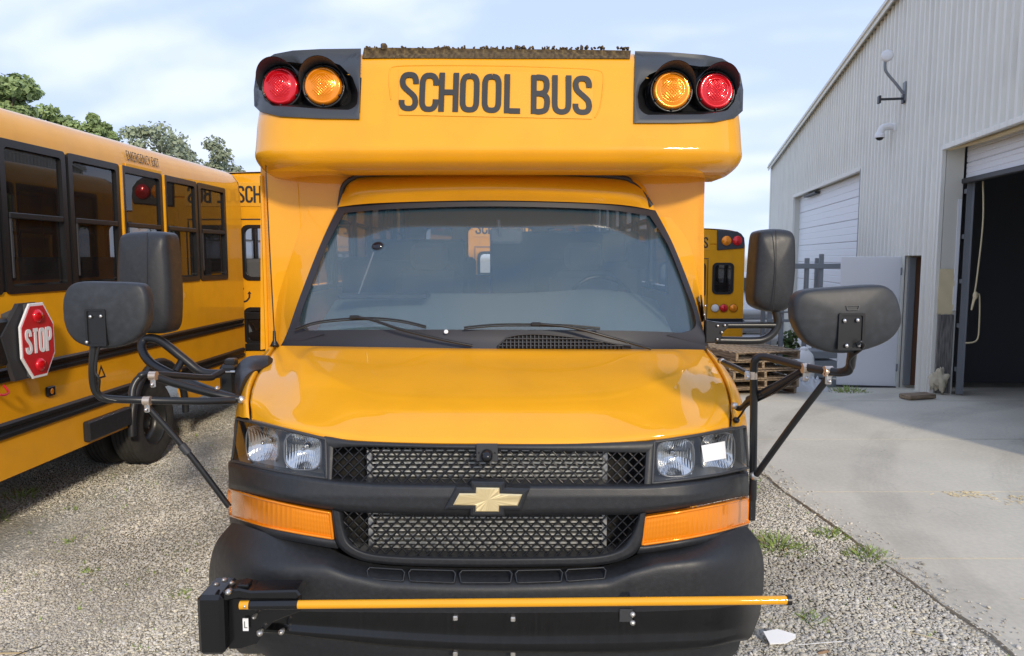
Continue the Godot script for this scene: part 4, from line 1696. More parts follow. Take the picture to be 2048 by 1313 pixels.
func side_details(o: Node3D) -> void:
	var X := HW
	# A's own frame: z = 3.45 - depth
	var T := Transform3D(Basis(Vector3(0, 0, -1), Vector3.UP, Vector3(1, 0, 0)), Vector3.ZERO)
	var at := func(d, y, x): return Vector3(x, y, 3.45 - d)
	var mb := MB.new()
	mb.box(at.call(4.57, 1.38, X + 0.07), Vector3(0.14, 0.30, 0.56), 0.02)
	var arm := part("stop_arm", mb, M.black, o)
	mb = MB.new()
	mb.solid([[at.call(4.87, 1.55, X + 0.03), at.call(4.87, 1.25, X + 0.03)], [at.call(4.92, 1.62, X + 0.165), at.call(4.92, 1.12, X + 0.165)]], Vector3(0, 0, 0.03))
	mb.prism(PackedVector2Array([Vector2(4.67, 1.42), Vector2(4.85, 1.62), Vector2(5.01, 1.62), Vector2(5.01, 1.12), Vector2(4.77, 1.12)]), Transform3D(T.basis, Vector3(X + 0.15, 0, 3.45)), 0.03)
	part("bracket", mb, M.trim, arm)
	var ct: Vector3 = at.call(4.98, 1.365, X + 0.175)
	var oc := func(r): 
		var p := PackedVector2Array()
		for k in 8:
			var a := TAU * (k + 0.5) / 8
			p.append(Vector2(cos(a) * r * 0.68, sin(a) * r))
		return p
	mb = MB.new()
	mb.prism(oc.call(0.272), Transform3D(T.basis, ct), 0.012, 0.003)
	var sg := part("stop_sign", mb, M.white, o)
	sg.set_meta("label", "red octagonal STOP sign with two lamps")
	mb = MB.new()
	mb.prism(oc.call(0.252), Transform3D(T.basis, ct + Vector3(0.003, 0, 0)), 0.006, 0.001)
	part("face", mb, M.sign_red, sg)
	lettering("STOP", sg, Transform3D(T.basis, ct + Vector3(0.0035, 0, 0)), 0.165, 0.11, M.white, 0.072, 0.26)
	for s in [-1.0, 1.0]:
		mb = MB.new()
		mb.lathe([[0.045, 0.0], [0.043, 0.012], [0.028, 0.024], [0.0, 0.029]], ct + Vector3(0.003, s * 0.165, 0), Vector3.RIGHT, 20)
		part("lamp", mb, M.red, sg)
	mb = MB.new()
	mb.tube(crv([at.call(4.55, 1.14, X + 0.1), at.call(4.62, 1.06, X + 0.15), at.call(4.70, 1.06, X + 0.15), at.call(4.73, 1.1, X + 0.1)], 14), 0.008, 6)
	part("cable", mb, M.sign_red, arm)
	mb = MB.new()
	mb.box(at.call(5.32, 0.955, X + 0.012), Vector3(0.025, 0.07, 0.085), 0.006)
	var mk := part("marker_lamp", mb, M.black, o)
	mb = MB.new()
	mb.ball(at.call(5.32, 0.955, X + 0.022), Vector3(0.012, 0.022, 0.02), 10)
	part("lens", mb, M.amber, mk)
	# wording over the emergency window
	var tm := TextMesh.new()
	var f := SystemFont.new()
	f.font_names = PackedStringArray(["Droid Sans"])
	tm.font = f
	tm.text = "EMERGENCY EXIT"
	tm.font_size = 32
	tm.pixel_size = 0.0028
	tm.depth = 0.001
	var tx := MeshInstance3D.new()
	tx.mesh = tm
	tm.material = M.ink
	tx.name = "emergency_exit_lettering"
	o.add_child(tx)
	tx.transform = Transform3D(T.basis * Basis(Vector3.RIGHT, -0.22).scaled(Vector3(0.82, 1.25, 1)), at.call(6.82, 2.80, X - 0.005))
	mb = MB.new()
	mb.box(at.call(6.8, 2.715, X + 0.006), Vector3(0.012, 0.03, 0.62), 0.002)
	part("reflective_strip", mb, M.reflective, o)
	mb = MB.new()
	mb.stroke(q([-0.05, -0.04, 0.0, 0.05, 0.05, -0.04, -0.05, -0.04]), 0.006, Transform3D(T.basis, at.call(5.98, 0.99, X + 0.002)), 0.002)
	part("warning_mark", mb, M.ink, o)


# ---------- the front of the bus ----------
func nose(x: float, y: float) -> float:
	var a := absf(x + 0.085)
	return 2.74 + 0.03 * a * a + 0.33 * pow(maxf(0.0, (a - 0.7) / 0.4), 2.0) + maxf(0.0, y - 1.02) * 0.25


func bump(x: float, y: float) -> float:
	var a := absf(x + 0.09)
	return 2.68 + 0.02 * a * a + 0.30 * pow(maxf(0.0, (a - 0.75) / 0.4), 2.0)


const CAP := [[4.6, 3.03], [4.2, 3.02], [3.99, 3.0], [3.89, 2.972], [3.83, 2.935], [3.79, 2.88], [3.752, 2.77], [3.705, 2.6], [3.677, 2.50], [3.66, 2.447], [3.672, 2.41], [3.70, 2.38], [3.76, 2.355], [3.88, 2.345], [4.0, 2.36], [4.11, 2.375]]


func crown(dx: float, y: float) -> float:
	var a := absf(dx)
	return (0.035 * a * a + 0.10 * pow(maxf(0.0, (a - 0.85) / 0.42), 2.0)) * clampf((y - 2.6) / 0.35, 0.0, 1.0)


func cap_depth(x: float, y: float) -> float:
	var dx := x + 0.07
	var yy := minf(y + crown(dx, y), 2.955)
	var d := 3.66
	for i in CAP.size() - 1:
		if yy <= CAP[i][1] and yy >= CAP[i + 1][1]:
			d = lerpf(CAP[i][0], CAP[i + 1][0], (CAP[i][1] - yy) / maxf(1e-6, CAP[i][1] - CAP[i + 1][1]))
			break
	d += 0.04 * pow(dx / 1.28, 2.0)
	var a := clampf((absf(dx) - 0.98) / 0.3, 0.0, 0.96)
	return d + 0.3 * (1.0 - sqrt(1.0 - a * a))


# y of an outline at evenly spaced x
func rx(p: Array, n: int) -> Array:
	var o := []
	for i in n:
		var x: float = lerpf(p[0].x, p[p.size() - 1].x, float(i) / (n - 1))
		var k := 0
		while k < p.size() - 2 and x > p[k + 1].x:
			k += 1
		var u: float = (x - p[k].x) / (p[k + 1].x - p[k].x)
		o.append(Vector2(x, cubic_interpolate(p[k].y, p[k + 1].y, p[maxi(k - 1, 0)].y, p[mini(k + 2, p.size() - 1)].y, u)))
	return o


func bar(called: String, A: Array, B: Array, f: Callable, n: int, k: int, m: Material, o: Node3D, proud := 0.0, back := 0.05, evenly := true) -> MeshInstance3D:
	var a: Array = rx(q(A), n) if evenly else crv(q(A), n)
	var b: Array = rx(q(B), n) if evenly else crv(q(B), n)
	var rows := []
	for i in k:
		var t := float(i) / (k - 1)
		var r := []
		for j in n:
			var p: Vector2 = a[j].lerp(b[j], t)
			r.append(on(p.x, p.y, f, -proud * minf(1.0, minf(sqrt(t / 0.14), sqrt((1.0 - t) / 0.2)))))
		rows.append(r)
	var mb := MB.new()
	mb.solid(rows, Vector3(0, 0, -back))
	return part(called, mb, m, o)


func at_angles(poly: Array, c: Vector2, angles: Array) -> Array:
	var o := []
	for a in angles:
		var far := c + Vector2(cos(a), sin(a)) * 900.0
		var best := far
		for i in poly.size():
			var h = Geometry2D.segment_intersects_segment(c, far, poly[i], poly[(i + 1) % poly.size()])
			if h != null and c.distance_to(h) < c.distance_to(best):
				best = h
		o.append(best)
	return o


const POD_L := [722, 97, 640, 98, 585, 101, 548, 108, 525, 122, 512, 142, 507, 180, 508, 212, 520, 224, 560, 233, 640, 237, 719, 238]
const POD_R := [1270, 102, 1350, 105, 1410, 110, 1445, 117, 1468, 131, 1481, 148, 1487, 180, 1486, 222, 1470, 236, 1430, 244, 1350, 246, 1268, 246]
const HOLE_L := [520, 160, 528, 140, 548, 126, 580, 124, 610, 128, 650, 120, 680, 130, 705, 155, 716, 185, 714, 210, 700, 220, 650, 219, 590, 214, 545, 212, 527, 198]
const HOLE_R := [1275, 192, 1280, 170, 1297, 150, 1330, 135, 1365, 128, 1400, 133, 1440, 132, 1464, 142, 1474, 172, 1470, 202, 1454, 222, 1406, 229, 1292, 230, 1278, 218]


func lamp(o: Node3D, c: Vector3, n: Vector3, r: float, colour: String) -> void:
	var T := facing(c, n)
	var z := T.basis.z
	var mb := MB.new()
	mb.lathe([[r * 1.12, -0.08], [r * 1.12, 0.0], [r * 1.08, 0.008], [r * 0.98, 0.004], [r * 0.97, -0.02]], c, z, 40)
	var h := part(colour + "_lamp", mb, M.black, o)
	mb = MB.new()
	mb.lathe([[r * 0.98, -0.004], [r * 0.97, 0.012], [r * 0.9, 0.022], [r * 0.84, 0.024], [r * 0.80, 0.021], [r * 0.74, 0.026], [r * 0.69, 0.023], [r * 0.64, 0.028], [r * 0.6, 0.026]], c, z, 48)
	part("lens", mb, M[colour], h)
	# pressed prisms in the middle
	mb = MB.new()
	var rows := []
	for i in 25:
		var row := []
		for j in 49:
			var a := TAU * j / 48.0
			var rr := r * 0.61 * i / 24.0
			var p := Vector2(cos(a), sin(a)) * rr
			var bumpy := 0.0028 * sin(p.x * 420.0 / (r / 0.095)) * sin(p.y * 420.0 / (r / 0.095)) if i < 23 else 0.0
			row.append(T * Vector3(p.x, p.y, 0.027 + 0.012 * (1.0 - pow(rr / (r * 0.61), 2.0)) + bumpy))
		rows.append(row)
	mb.grid(rows, z)
	part("prism", mb, M[colour + "_prism"], h)
	mb = MB.new()
	for k in 6:
		var a := TAU * (k + 0.5) / 6
		mb.lathe([[0.0065, 0.0], [0.0065, 0.016], [0.004, 0.019], [0.0, 0.019]], c + T.basis * Vector3(cos(a) * r * 0.98, sin(a) * r * 0.98, 0), z, 8)
	part("screw", mb, M.black, h)
	# hood over the lamp
	mb = MB.new()
	rows = []
	for i in 6:
		var row := []
		for j in 29:
			var a := lerpf(-0.12, PI + 0.12, j / 28.0)
			var reach := 0.105 * pow(maxf(0.0, sin(clampf(a, 0.0, PI))), 0.7) + 0.012
			row.append(T * Vector3(cos(a) * r * (1.17 + 0.03 * i / 5.0), sin(a) * r * (1.17 + 0.03 * i / 5.0), -0.05 + (reach + 0.05) * i / 5.0))
		rows.append(row)
	mb.grid(rows, Vector3.ZERO)
	var inner := rows.map(func(row): return row.map(func(p): return c + (p - c) * 0.985))
	mb.grid(inner, Vector3.ZERO)
	part("visor", mb, M.pod, h)


func roof_cap(o: Node3D) -> void:
	var rows := []
	var n := 61
	for k in between(CAP.map(func(p): return [Vector2(p[0], p[1])]), 76):
		var d: float = k[0].x
		var y: float = k[0].y
		var hw := 1.28 - 0.06 * clampf((2.45 - y) / 0.1, 0.0, 1.0) * clampf((2.45 - y) / 0.1, 0.0, 1.0)
		var R := clampf(4.32 - d, 0.05, 0.3)
		if y < 2.4 and d > 3.76:
			hw -= 0.10 * clampf((d - 3.76) / 0.35, 0.0, 1.0)
		var end := maxf(4.34 if d < 3.8 or y > 2.6 else 4.2, d + R + 0.02)
		var row := []
		for j in n:
			var dx := 0.0
			var dd := 0.0
			var s := -1.0 if j < n / 2 else 1.0
			var e := absf(j - n / 2)  # 0 at the middle, 30 at the ends
			if e >= 29:
				dx = s * hw
				dd = (end - d) if e == 30 else (R + (end - d - R) * 0.3)
			elif e >= 13:
				var a := PI / 2 * (e - 13.0) / 15.0
				if e == 28:
					a = PI / 2
				dx = s * (hw - R + R * sin(minf(a, PI / 2)))
				dd = R * (1.0 - cos(minf(a, PI / 2)))
			else:
				dx = s * (hw - R) * e / 13.0
			dd += 0.04 * pow(dx / 1.28, 2.0)
			row.append(Vector3(-0.07 + dx, y - crown(dx, y), -(d + dd)))
		rows.append(row)
	# leave the lamp recesses open
	var gates := []
	for pd in [[POD_L, HOLE_L], [POD_R, HOLE_R]]:
		var pts := PackedVector2Array()
		var hl := q(pd[1])
		var c := Vector2.ZERO
		for h in hl:
			c += h / hl.size()
		var oa: Array = []
		for k in 60:
			oa.append(-PI + TAU * k / 60)
		var ra := at_angles(q(pd[0]), c, oa)
		var rb := at_angles(hl, c, oa)
		for k in 60:
			var h2: Vector2 = rb[k].lerp(ra[k], 0.55)
			var w := on(h2.x, h2.y, cap_depth)
			pts.append(Vector2(w.x, w.y))
		gates.append(pts)
	var mb := MB.new()
	mb.grid(rows, Vector3(0, 0, 1))
	var keep := PackedInt32Array()
	for i in range(0, mb.ix.size(), 3):
		var m := (mb.v[mb.ix[i]] + mb.v[mb.ix[i + 1]] + mb.v[mb.ix[i + 2]]) / 3.0
		var cut := false
		for g in gates:
			if m.z > -4.1 and m.y > 2.5 and Geometry2D.is_point_in_polygon(Vector2(m.x, m.y), g):
				cut = true
		if not cut:
			keep.append_array(PackedInt32Array([mb.ix[i], mb.ix[i + 1], mb.ix[i + 2]]))
	mb.ix = keep
	part("roof_cap", mb, M.yellow, o)
	# lamp housings
	for pd in [[POD_L, HOLE_L, Vector2(622, 170), [[563, 174, 38, "red"], [647, 173, 38, "amber"]]], [POD_R, HOLE_R, Vector2(1380, 182), [[1343, 182, 38, "amber"], [1430, 183, 37, "red"]]]]:
		var outer := q(pd[0])
		var hole := q(pd[1])
		var an := []
		for k in 90:
			an.append(-PI + TAU * (k + 0.5) / 90)
		for p in outer:
			an.append((p - pd[2]).angle())
		an.sort()
		var a: Array = at_angles(outer, pd[2], an)
		var b: Array = at_angles(hole, pd[2], an)
		var l0 := []
		var l1 := []
		var l15 := []
		var l12 := []
		var l2 := []
		var l3 := []
		var l4 := []
		for i in a.size():
			l0.append(on(a[i].x, a[i].y, cap_depth, 0.03))
			l1.append(on(a[i].x, a[i].y, cap_depth, -0.012))
			var m: Vector2 = a[i].lerp(b[i], 0.5)
			l15.append(on(m.x, m.y, cap_depth, -0.014))
			m = a[i].lerp(b[i], 0.25)
			l12.append(on(m.x, m.y, cap_depth, -0.014))
			l2.append(on(b[i].x, b[i].y, cap_depth, -0.006))
			var s: Vector2 = b[i] + (pd[2] - b[i]) * 0.04
			l3.append(on(s.x, s.y, cap_depth, 0.02))
			s = b[i] + (pd[2] - b[i]) * 0.14
			l4.append(on(s.x, s.y, cap_depth, 0.10))
		mb = MB.new()
		mb.grid([l0, l1], Vector3.ZERO, true)
		mb.grid([l1, l12, l15, l2], Vector3(0, 0, 1), true)
		var pod := part("lamp_housing", mb, M.pod, o)
		mb = MB.new()
		mb.grid([l2, l3, l4], Vector3(0, 0, 1), true)
		var mid := Vector3.ZERO
		for p in l4:
			mid += p / l4.size()
		mb.grid([l4, l4.map(func(p): return mid + (p - mid) * 0.02)], Vector3(0, 0, 1), true)
		part("recess", mb, M.black, pod)
		for l in pd[3]:
			var c := on(l[0], l[1], cap_depth)
			var sl := clampf((absf(c.x + 0.07) - 0.98) * 1.0, 0.0, 0.16) * signf(c.x)
			lamp(o, on(l[0], l[1], cap_depth, 0.02), Vector3(sl, 0.06, 1), l[2] * 3.75 / LENS, l[3])
	# the sign
	var sp := part("sign_panel", _solid(patch(q([797, 139, 990, 142, 1188, 150]), q([797, 230, 990, 234, 1184, 238]), func(x, y): return cap_depth(x, y) - 0.004, 24, 6), 0.012), M.reflective, o)
	sp.set_meta("label", "SCHOOL BUS sign over the windshield")
	mb = MB.new()
	mb.tube(crv(q([782, 200, 778, 165, 780, 142, 790, 133, 850, 131, 1000, 132, 1150, 137, 1195, 141, 1206, 150, 1206, 175, 1200, 215, 1190, 236]), 80).map(func(p): return on(p.x, p.y, cap_depth, -0.0005)), 0.0035, 6)
	part("sign_border", mb, M.yellow, o)
	for l in [["S", 818, 183.5], ["C", 858, 185], ["H", 897.5, 185], ["O", 939.5, 186], ["O", 983.5, 187], ["L", 1025, 188], ["B", 1081, 189.5], ["U", 1123.5, 190], ["S", 1165, 191]]:
		var c := on(l[1], l[2], cap_depth, -0.0055)
		lettering(l[0], sp, facing(c, Vector3(0, 0.26, 1), Vector3(0.018, 1, 0)), 83.0 * -c.z * 0.98 / LENS, 0.0, M.ink, 0.068)
	# worn strip along the roof edge
	mb = MB.new()
	mb.solid(patch(q([728, 95, 860, 96, 1000, 98, 1130, 99, 1262, 101]), q([724, 116, 860, 116, 1000, 117, 1130, 117, 1260, 117]), func(x, y): return cap_depth(x, y) - 0.012, 60, 5), Vector3(0, 0, -0.05))
	rng.seed = 12
	for k in 100:
		var x := rng.randf_range(850, 1258) if k > 12 else rng.randf_range(728, 850)
		var p := on(x, 97.0 + rng.randf_range(-1, 3), cap_depth, 0.0)
		var w := rng.randf_range(0.004, 0.012)
		mb.box(p + Vector3(0, 0.003, 0), Vector3(w, rng.randf_range(0.006, 0.018), 0.03), 0.002, Basis.from_euler(Vector3(rng.randf_range(-0.3, 0.3), rng.randf_range(-0.5, 0.5), rng.randf_range(-0.5, 0.5))))
	mb.box(on(768, 95, cap_depth, 0.0), Vector3(0.03, 0.035, 0.04), 0.006)
	var rs := part("roof_edge_strip", mb, M.ragged, o)
	rs.set_meta("label", "ragged dark brown strip along the front roof edge")


func _solid(rows: Array, back: float) -> MB:
	var mb := MB.new()
	mb.solid(rows, Vector3(0, 0, -back))
	return mb


func front(o: Node3D) -> void:
	roof_cap(o)
	var mb := MB.new()
	# ---- bulkheads either side of the windshield
	for poly in [[521, 334, 830, 334, 760, 356, 710, 380, 700, 412, 684, 424, 645, 500, 600, 600, 560, 693, 521, 700], [1150, 334, 1408, 334, 1408, 705, 1400, 690, 1383, 600, 1340, 490, 1303, 426, 1284, 414, 1275, 385, 1220, 360]]:
		var pts := PackedVector2Array()
		for p in q(poly):
			var w := P(p.x, p.y, 4.12)
			pts.append(Vector2(w.x, w.y))
		mb = MB.new()
		mb.prism(pts, Transform3D(Basis(), Vector3(0, 0, -4.118)), 0.03)
		part("bulkhead", mb, M.yellow, o)
	for e in [[-1.36, -0.9], [0.8, 1.055]]:
		mb = MB.new()
		mb.box(Vector3((e[0] + e[1]) / 2, 0.95, -4.14), Vector3(e[1] - e[0], 1.0, 0.03))
		part("step_panel", mb, M.yellow, o)
	mb = MB.new()
	mb.box(Vector3(-1.372, 1.42, -4.115), Vector3(0.018, 1.9, 0.03), 0.006)
	part("corner_trim", mb, M.yellow, o)
	# ---- header over the windshield
	mb = MB.new()
	mb.solid(between(rows3([q3([676, 414, 4.09, 760, 406, 4.01, 985, 401, 3.98, 1220, 408, 4.01, 1310, 421, 4.09]), q3([682, 396, 4.08, 745, 380, 3.98, 985, 374, 3.93, 1238, 384, 3.98, 1304, 404, 4.08]), q3([690, 374, 4.12, 735, 353, 4.07, 985, 346, 4.02, 1250, 356, 4.07, 1298, 392, 4.12])], 41), 12), Vector3(0, 0, -0.02))
	part("header", mb, M.yellow, o)
	mb = MB.new()
	mb.tube(crv(q3([679, 412, 4.1, 681, 396, 4.1, 687, 372, 4.09, 705, 357, 4.075, 745, 349, 4.045, 985, 343, 3.995, 1225, 353, 4.045, 1265, 368, 4.06, 1286, 388, 4.065, 1303, 412, 4.07]), 80), 0.013, 8)
	part("header_seal", mb, M.trim, o)
	# ---- windshield
	var glass := between(rows3([q3([576, 674, 3.84, 740, 671, 3.72, 985, 670, 3.68, 1250, 673, 3.72, 1406, 680, 3.84]), q3([612, 570, 3.95, 760, 570, 3.86, 985, 569, 3.83, 1225, 570, 3.86, 1377, 575, 3.95]), q3([645, 490, 4.03, 775, 488, 3.96, 985, 487, 3.93, 1205, 489, 3.96, 1342, 494, 4.03]), q3([680, 420, 4.1, 790, 411, 4.04, 985, 407, 4.02, 1200, 412, 4.04, 1306, 424, 4.1])], 31), 19)
	mb = MB.new()
	mb.grid(glass, Vector3(0, 0.5, 1))
	part("windshield", mb, M.windshield, o)
	mb = MB.new()
	mb.grid(glass.map(func(r): return r.map(func(p): return p + Vector3(0, -0.003, -0.006))), Vector3(0, 0.5, 1))
	part("windshield_inner_pane", mb, M.glass, o)
	for k in 3:
		mb = MB.new()
		mb.grid(glass.map(func(r): return r.map(func(p): return p + Vector3(0, -0.0007, -0.0014) * (k + 1.0))), Vector3(0, 0.5, 1))
		part("windshield_laminate", mb, M.glass, o)
	for s in [[[562, 693, 3.85, 568, 680, 3.84, 578, 655, 3.855, 600, 592, 3.93, 640, 490, 4.03, 676, 415, 4.095], [648, 669, 3.765, 606, 658, 3.82, 600, 634, 3.845, 621, 575, 3.925, 654, 490, 4.005, 690, 424, 4.065]], [[1418, 693, 3.85, 1412, 680, 3.84, 1405, 655, 3.855, 1387, 592, 3.93, 1347, 490, 4.03, 1311, 421, 4.095], [1335, 671, 3.765, 1384, 660, 3.82, 1391, 636, 3.845, 1370, 575, 3.925, 1336, 490, 4.005, 1299, 431, 4.065]], [[676, 415, 4.095, 790, 404, 4.02, 985, 400, 3.995, 1200, 405, 4.02, 1311, 421, 4.095], [690, 426, 4.06, 790, 418, 4.005, 985, 413, 3.985, 1200, 419, 4.005, 1299, 432, 4.06]]]:
		mb = MB.new()
		mb.solid(between([crv(q3(s[0]), 40), crv(q3(s[1]), 40)], 4), Vector3(0, 0, -0.008))
		part("windshield_seal", mb, M.frit, o)
	# pillars back to the body
	for s in [[[562, 693, 3.87, 578, 655, 3.885, 600, 592, 3.96, 640, 490, 4.06, 672, 420, 4.11], [547, 694, 4.105, 549, 655, 4.11, 557, 592, 4.113, 590, 490, 4.114, 618, 410, 4.115]], [[1418, 693, 3.87, 1405, 655, 3.885, 1387, 592, 3.96, 1347, 490, 4.06, 1317, 434, 4.108], [1408, 694, 4.105, 1407, 655, 4.11, 1403, 592, 4.113, 1380, 490, 4.114, 1340, 434, 4.116]]]:
		mb = MB.new()
		mb.grid(between([crv(q3(s[0]), 30), crv(q3(s[1]), 30)], 8), Vector3(0, 0, 1))
		part("windshield_pillar", mb, M.yellow, o)
	# ---- cowl
	mb = MB.new()
	mb.solid(between(rows3([q3([560, 694, 3.845, 760, 697, 3.69, 980, 700, 3.65, 1220, 701, 3.69, 1412, 702, 3.845]), q3([568, 680, 3.842, 740, 678, 3.715, 985, 679, 3.672, 1250, 682, 3.715, 1410, 687, 3.842]), q3([577, 662, 3.84, 740, 660, 3.722, 985, 660, 3.678, 1250, 662, 3.722, 1404, 668, 3.84])], 31), 7), Vector3(0, 0, -0.004))
	var cowl := part("cowl", mb, M.frit, o)
	var top := rx(q([997, 691, 1012, 676, 1040, 670, 1075, 669, 1130, 673, 1190, 681, 1262, 693]), 34)
	mb = MB.new()
	for i in 33:
		var p: Vector2 = top[i]
		if p.y > 692:
			continue
		var d := 3.635 + 0.00000035 * pow(absf(p.x - 985), 2.0) * 1.5
		mb.tube([P(p.x, p.y, d + 0.012), P(p.x, 697, d - 0.012)], 0.0042, 5)
	for y in [678, 685, 692]:
		var r := []
		for i in 34:
			var p: Vector2 = top[i]
			if p.y < y:
				r.append(P(p.x, y, 3.636 + 0.0000005 * pow(absf(p.x - 985), 2.0)))
		mb.tube(r, 0.0035, 5)
	mb.tube(top.map(func(p): return P(p.x, p.y, 3.638 + 0.0000005 * pow(absf(p.x - 985), 2.0))), 0.004, 5)
	part("vent_grille", mb, M.trim, cowl).set_meta("kind", "stuff")
	mb = MB.new()
	mb.grid([top.map(func(p): return P(p.x, p.y, 3.655 + 0.0000005 * pow(absf(p.x - 985), 2.0))), top.map(func(p): return P(p.x, 699, 3.645 + 0.0000005 * pow(absf(p.x - 985), 2.0)))], Vector3(0, 0.3, 1))
	part("vent_opening", mb, M.matt, cowl)
	mb = MB.new()
	mb.lathe([[0.011, 0.0], [0.01, 0.004], [0.0, 0.005]], P(892, 664, 3.665), Vector3(0, 0.5, 0.86), 14)
	part("inspection_tag", mb, M.paper, o)
	# ---- wipers
	for w in [[[590, 658, 3.79, 640, 643, 3.75, 730, 636, 3.71, 800, 641, 3.69, 852, 653, 3.67], [705, 634, 3.69, 742, 640, 3.67, 800, 659, 3.64, 880, 679, 3.625, 945, 692, 3.625]], [[928, 655, 3.655, 1000, 649, 3.65, 1120, 650, 3.655, 1200, 656, 3.665], [1068, 648, 3.635, 1140, 655, 3.63, 1220, 675, 3.63, 1302, 698, 3.66]]]:
		var b: Array = crv(q3(w[0]), 30)
		mb = MB.new()
		mb.tube(b, 0.0045, 6)
		var bl := part("wiper", mb, M.black, o)
		mb = MB.new()
		mb.tube(b.map(func(p): return p + Vector3(0, -0.009, 0.0)), 0.004, 6)
		part("wiper_rubber", mb, M.rubber, bl)
		mb = MB.new()
		mb.tube(crv(q3(w[1]), 24), 0.007, 7)
		mb.box(P(w[1][0] + 4, w[1][1] + 1, w[1][2]), Vector3(0.05, 0.02, 0.02), 0.005)
		part("wiper_arm", mb, M.black, bl)
	# ---- hood
	var h := [
		[on(503, 838, nose, 0.02), on(575, 860, nose, 0.015), on(720, 882, nose, 0.01), on(980, 888, nose, 0.01), on(1200, 887, nose, 0.01), on(1385, 871, nose, 0.015), on(1458, 857, nose, 0.02)],
		[on(502, 822, nose, 0.03), on(580, 843, nose, 0.03), on(722, 864, nose, 0.03), on(980, 870, nose, 0.03), on(1200, 869, nose, 0.03), on(1383, 854, nose, 0.03), on(1459, 842, nose, 0.03)],
		q3([501, 795, 3.12, 590, 806, 3.04, 730, 817, 2.97, 980, 820, 2.95, 1200, 819, 2.97, 1375, 811, 3.04, 1459, 810, 3.12]),
		q3([512, 758, 3.33, 600, 758, 3.29, 725, 760, 3.26, 980, 762, 3.25, 1210, 762, 3.26, 1370, 761, 3.29, 1449, 768, 3.33]),
		q3([532, 723, 3.59, 612, 722, 3.53, 735, 722, 3.5, 980, 726, 3.48, 1220, 726, 3.5, 1362, 727, 3.53, 1430, 731, 3.59]),
		q3([555, 692, 3.82, 640, 693, 3.74, 760, 695, 3.67, 980, 698, 3.63, 1220, 699, 3.67, 1340, 699, 3.74, 1408, 700, 3.82])]
	var rows := between(rows3(h, 61), 41)
	# a pressed plateau between two soft ridges
	for i in rows.size():
		for j in rows[i].size():
			var c: float = absf(j / 30.0 - 1.0)
			var v := i / 40.0
			var lift := 0.014 * (1.0 - smoothstep(0.66, 0.76, c)) * smoothstep(0.3, 0.62, v) * (1.0 - smoothstep(0.9, 1.0, v))
			rows[i][j] += Vector3(0, lift, 0)
	rows.push_front(rows[0].map(func(p): return p + Vector3(0, -0.012, -0.008)))
	rows.push_front(rows[0].map(func(p): return p + Vector3(0, 0.0, -0.05)))
	for r in rows:
		r.push_front(r[0] + Vector3(0.004, -0.03, 0))
		r.push_back(r[r.size() - 1] + Vector3(-0.004, -0.03, 0))
	mb = MB.new()
	mb.grid(rows, Vector3.UP)
	part("hood", mb, M.yellow, o)
	# ---- fenders
	for s in [[-1.0, [[498, 838, 3.03, 485, 836, 3.06, 471, 837, 3.2], [497, 797, 3.13, 487, 795, 3.15, 476, 801, 3.28], [507, 759, 3.33, 498, 757, 3.33, 486, 766, 3.42], [528, 722, 3.59, 521, 721, 3.58, 512, 728, 3.66], [550, 692, 3.84, 546, 692, 3.84, 538, 696, 3.92], [551, 690, 4.09, 546, 690, 4.09, 537, 695, 4.11]]], [1.0, [[1463, 858, 3.03, 1477, 856, 3.06, 1492, 857, 3.2], [1465, 811, 3.13, 1476, 813, 3.15, 1489, 822, 3.28], [1454, 768, 3.33, 1465, 770, 3.33, 1476, 781, 3.42], [1435, 731, 3.59, 1444, 733, 3.58, 1454, 743, 3.66], [1413, 700, 3.84, 1420, 703, 3.84, 1429, 713, 3.92], [1411, 698, 4.09, 1416, 699, 4.09, 1424, 707, 4.11]]]]:
		var R := []
		for r in s[1]:
			var p := q3(r)
			p.push_front(p[0] + Vector3(s[0] * -0.002, -0.04, 0))
			p.append(p[3] + Vector3(s[0] * 0.012, -0.10, 0))
			p.append(p[3] + Vector3(s[0] * 0.012, -0.42, 0))
			R.append(crv(p, 31))
		mb = MB.new()
		mb.grid(between(R, 26), Vector3(s[0], 1, 0.3))
		part("fender", mb, M.yellow, o)
	mb = MB.new()
	mb.solid(between([crv(q3([470, 792, 3.3, 469, 756, 3.4, 476, 729, 3.5, 498, 713, 3.56, 536, 711, 3.57]), 24), crv(q3([473, 791, 3.22, 478, 757, 3.3, 488, 740, 3.4, 505, 725, 3.48, 536, 719, 3.52]), 24), crv(q3([476, 790, 3.2, 487, 759, 3.28, 503, 743, 3.38, 521, 738, 3.45, 535, 729, 3.5]), 24)], 8), Vector3(0.01, -0.03, -0.06))
	part("fender_cover", mb, M.plastic, o)
	# ---- black nose
	bar("fascia", [456, 925, 550, 943, 650, 958, 760, 966, 980, 968, 1200, 969, 1300, 969, 1400, 961, 1497, 946], [457, 979, 560, 1002, 665, 1021, 760, 1028, 980, 1032, 1200, 1031, 1290, 1028, 1400, 1011, 1500, 992], nose, 81, 22, M.plastic, o, 0.024, 0.06)
	bar("grille_surround", [648, 874, 700, 883, 850, 889, 980, 890, 1150, 889, 1300, 884, 1312, 881], [660, 897, 700, 894, 850, 897, 980, 900, 1150, 903, 1285, 906, 1297, 905], nose, 41, 5, M.plastic, o, 0.006)
	bar("grille_surround", [651, 877, 652, 960], [666, 895, 663, 960], nose, 12, 4, M.plastic, o, 0.004, 0.05, false)
	bar("grille_surround", [1310, 882, 1304, 969], [1293, 905, 1289, 969], nose, 12, 4, M.plastic, o, 0.004, 0.05, false)
	bar("fascia", [458, 1033, 530, 1054, 600, 1068, 668, 1079], [461, 1052, 530, 1072, 600, 1086, 676, 1098], nose, 25, 5, M.plastic, o, 0.008)
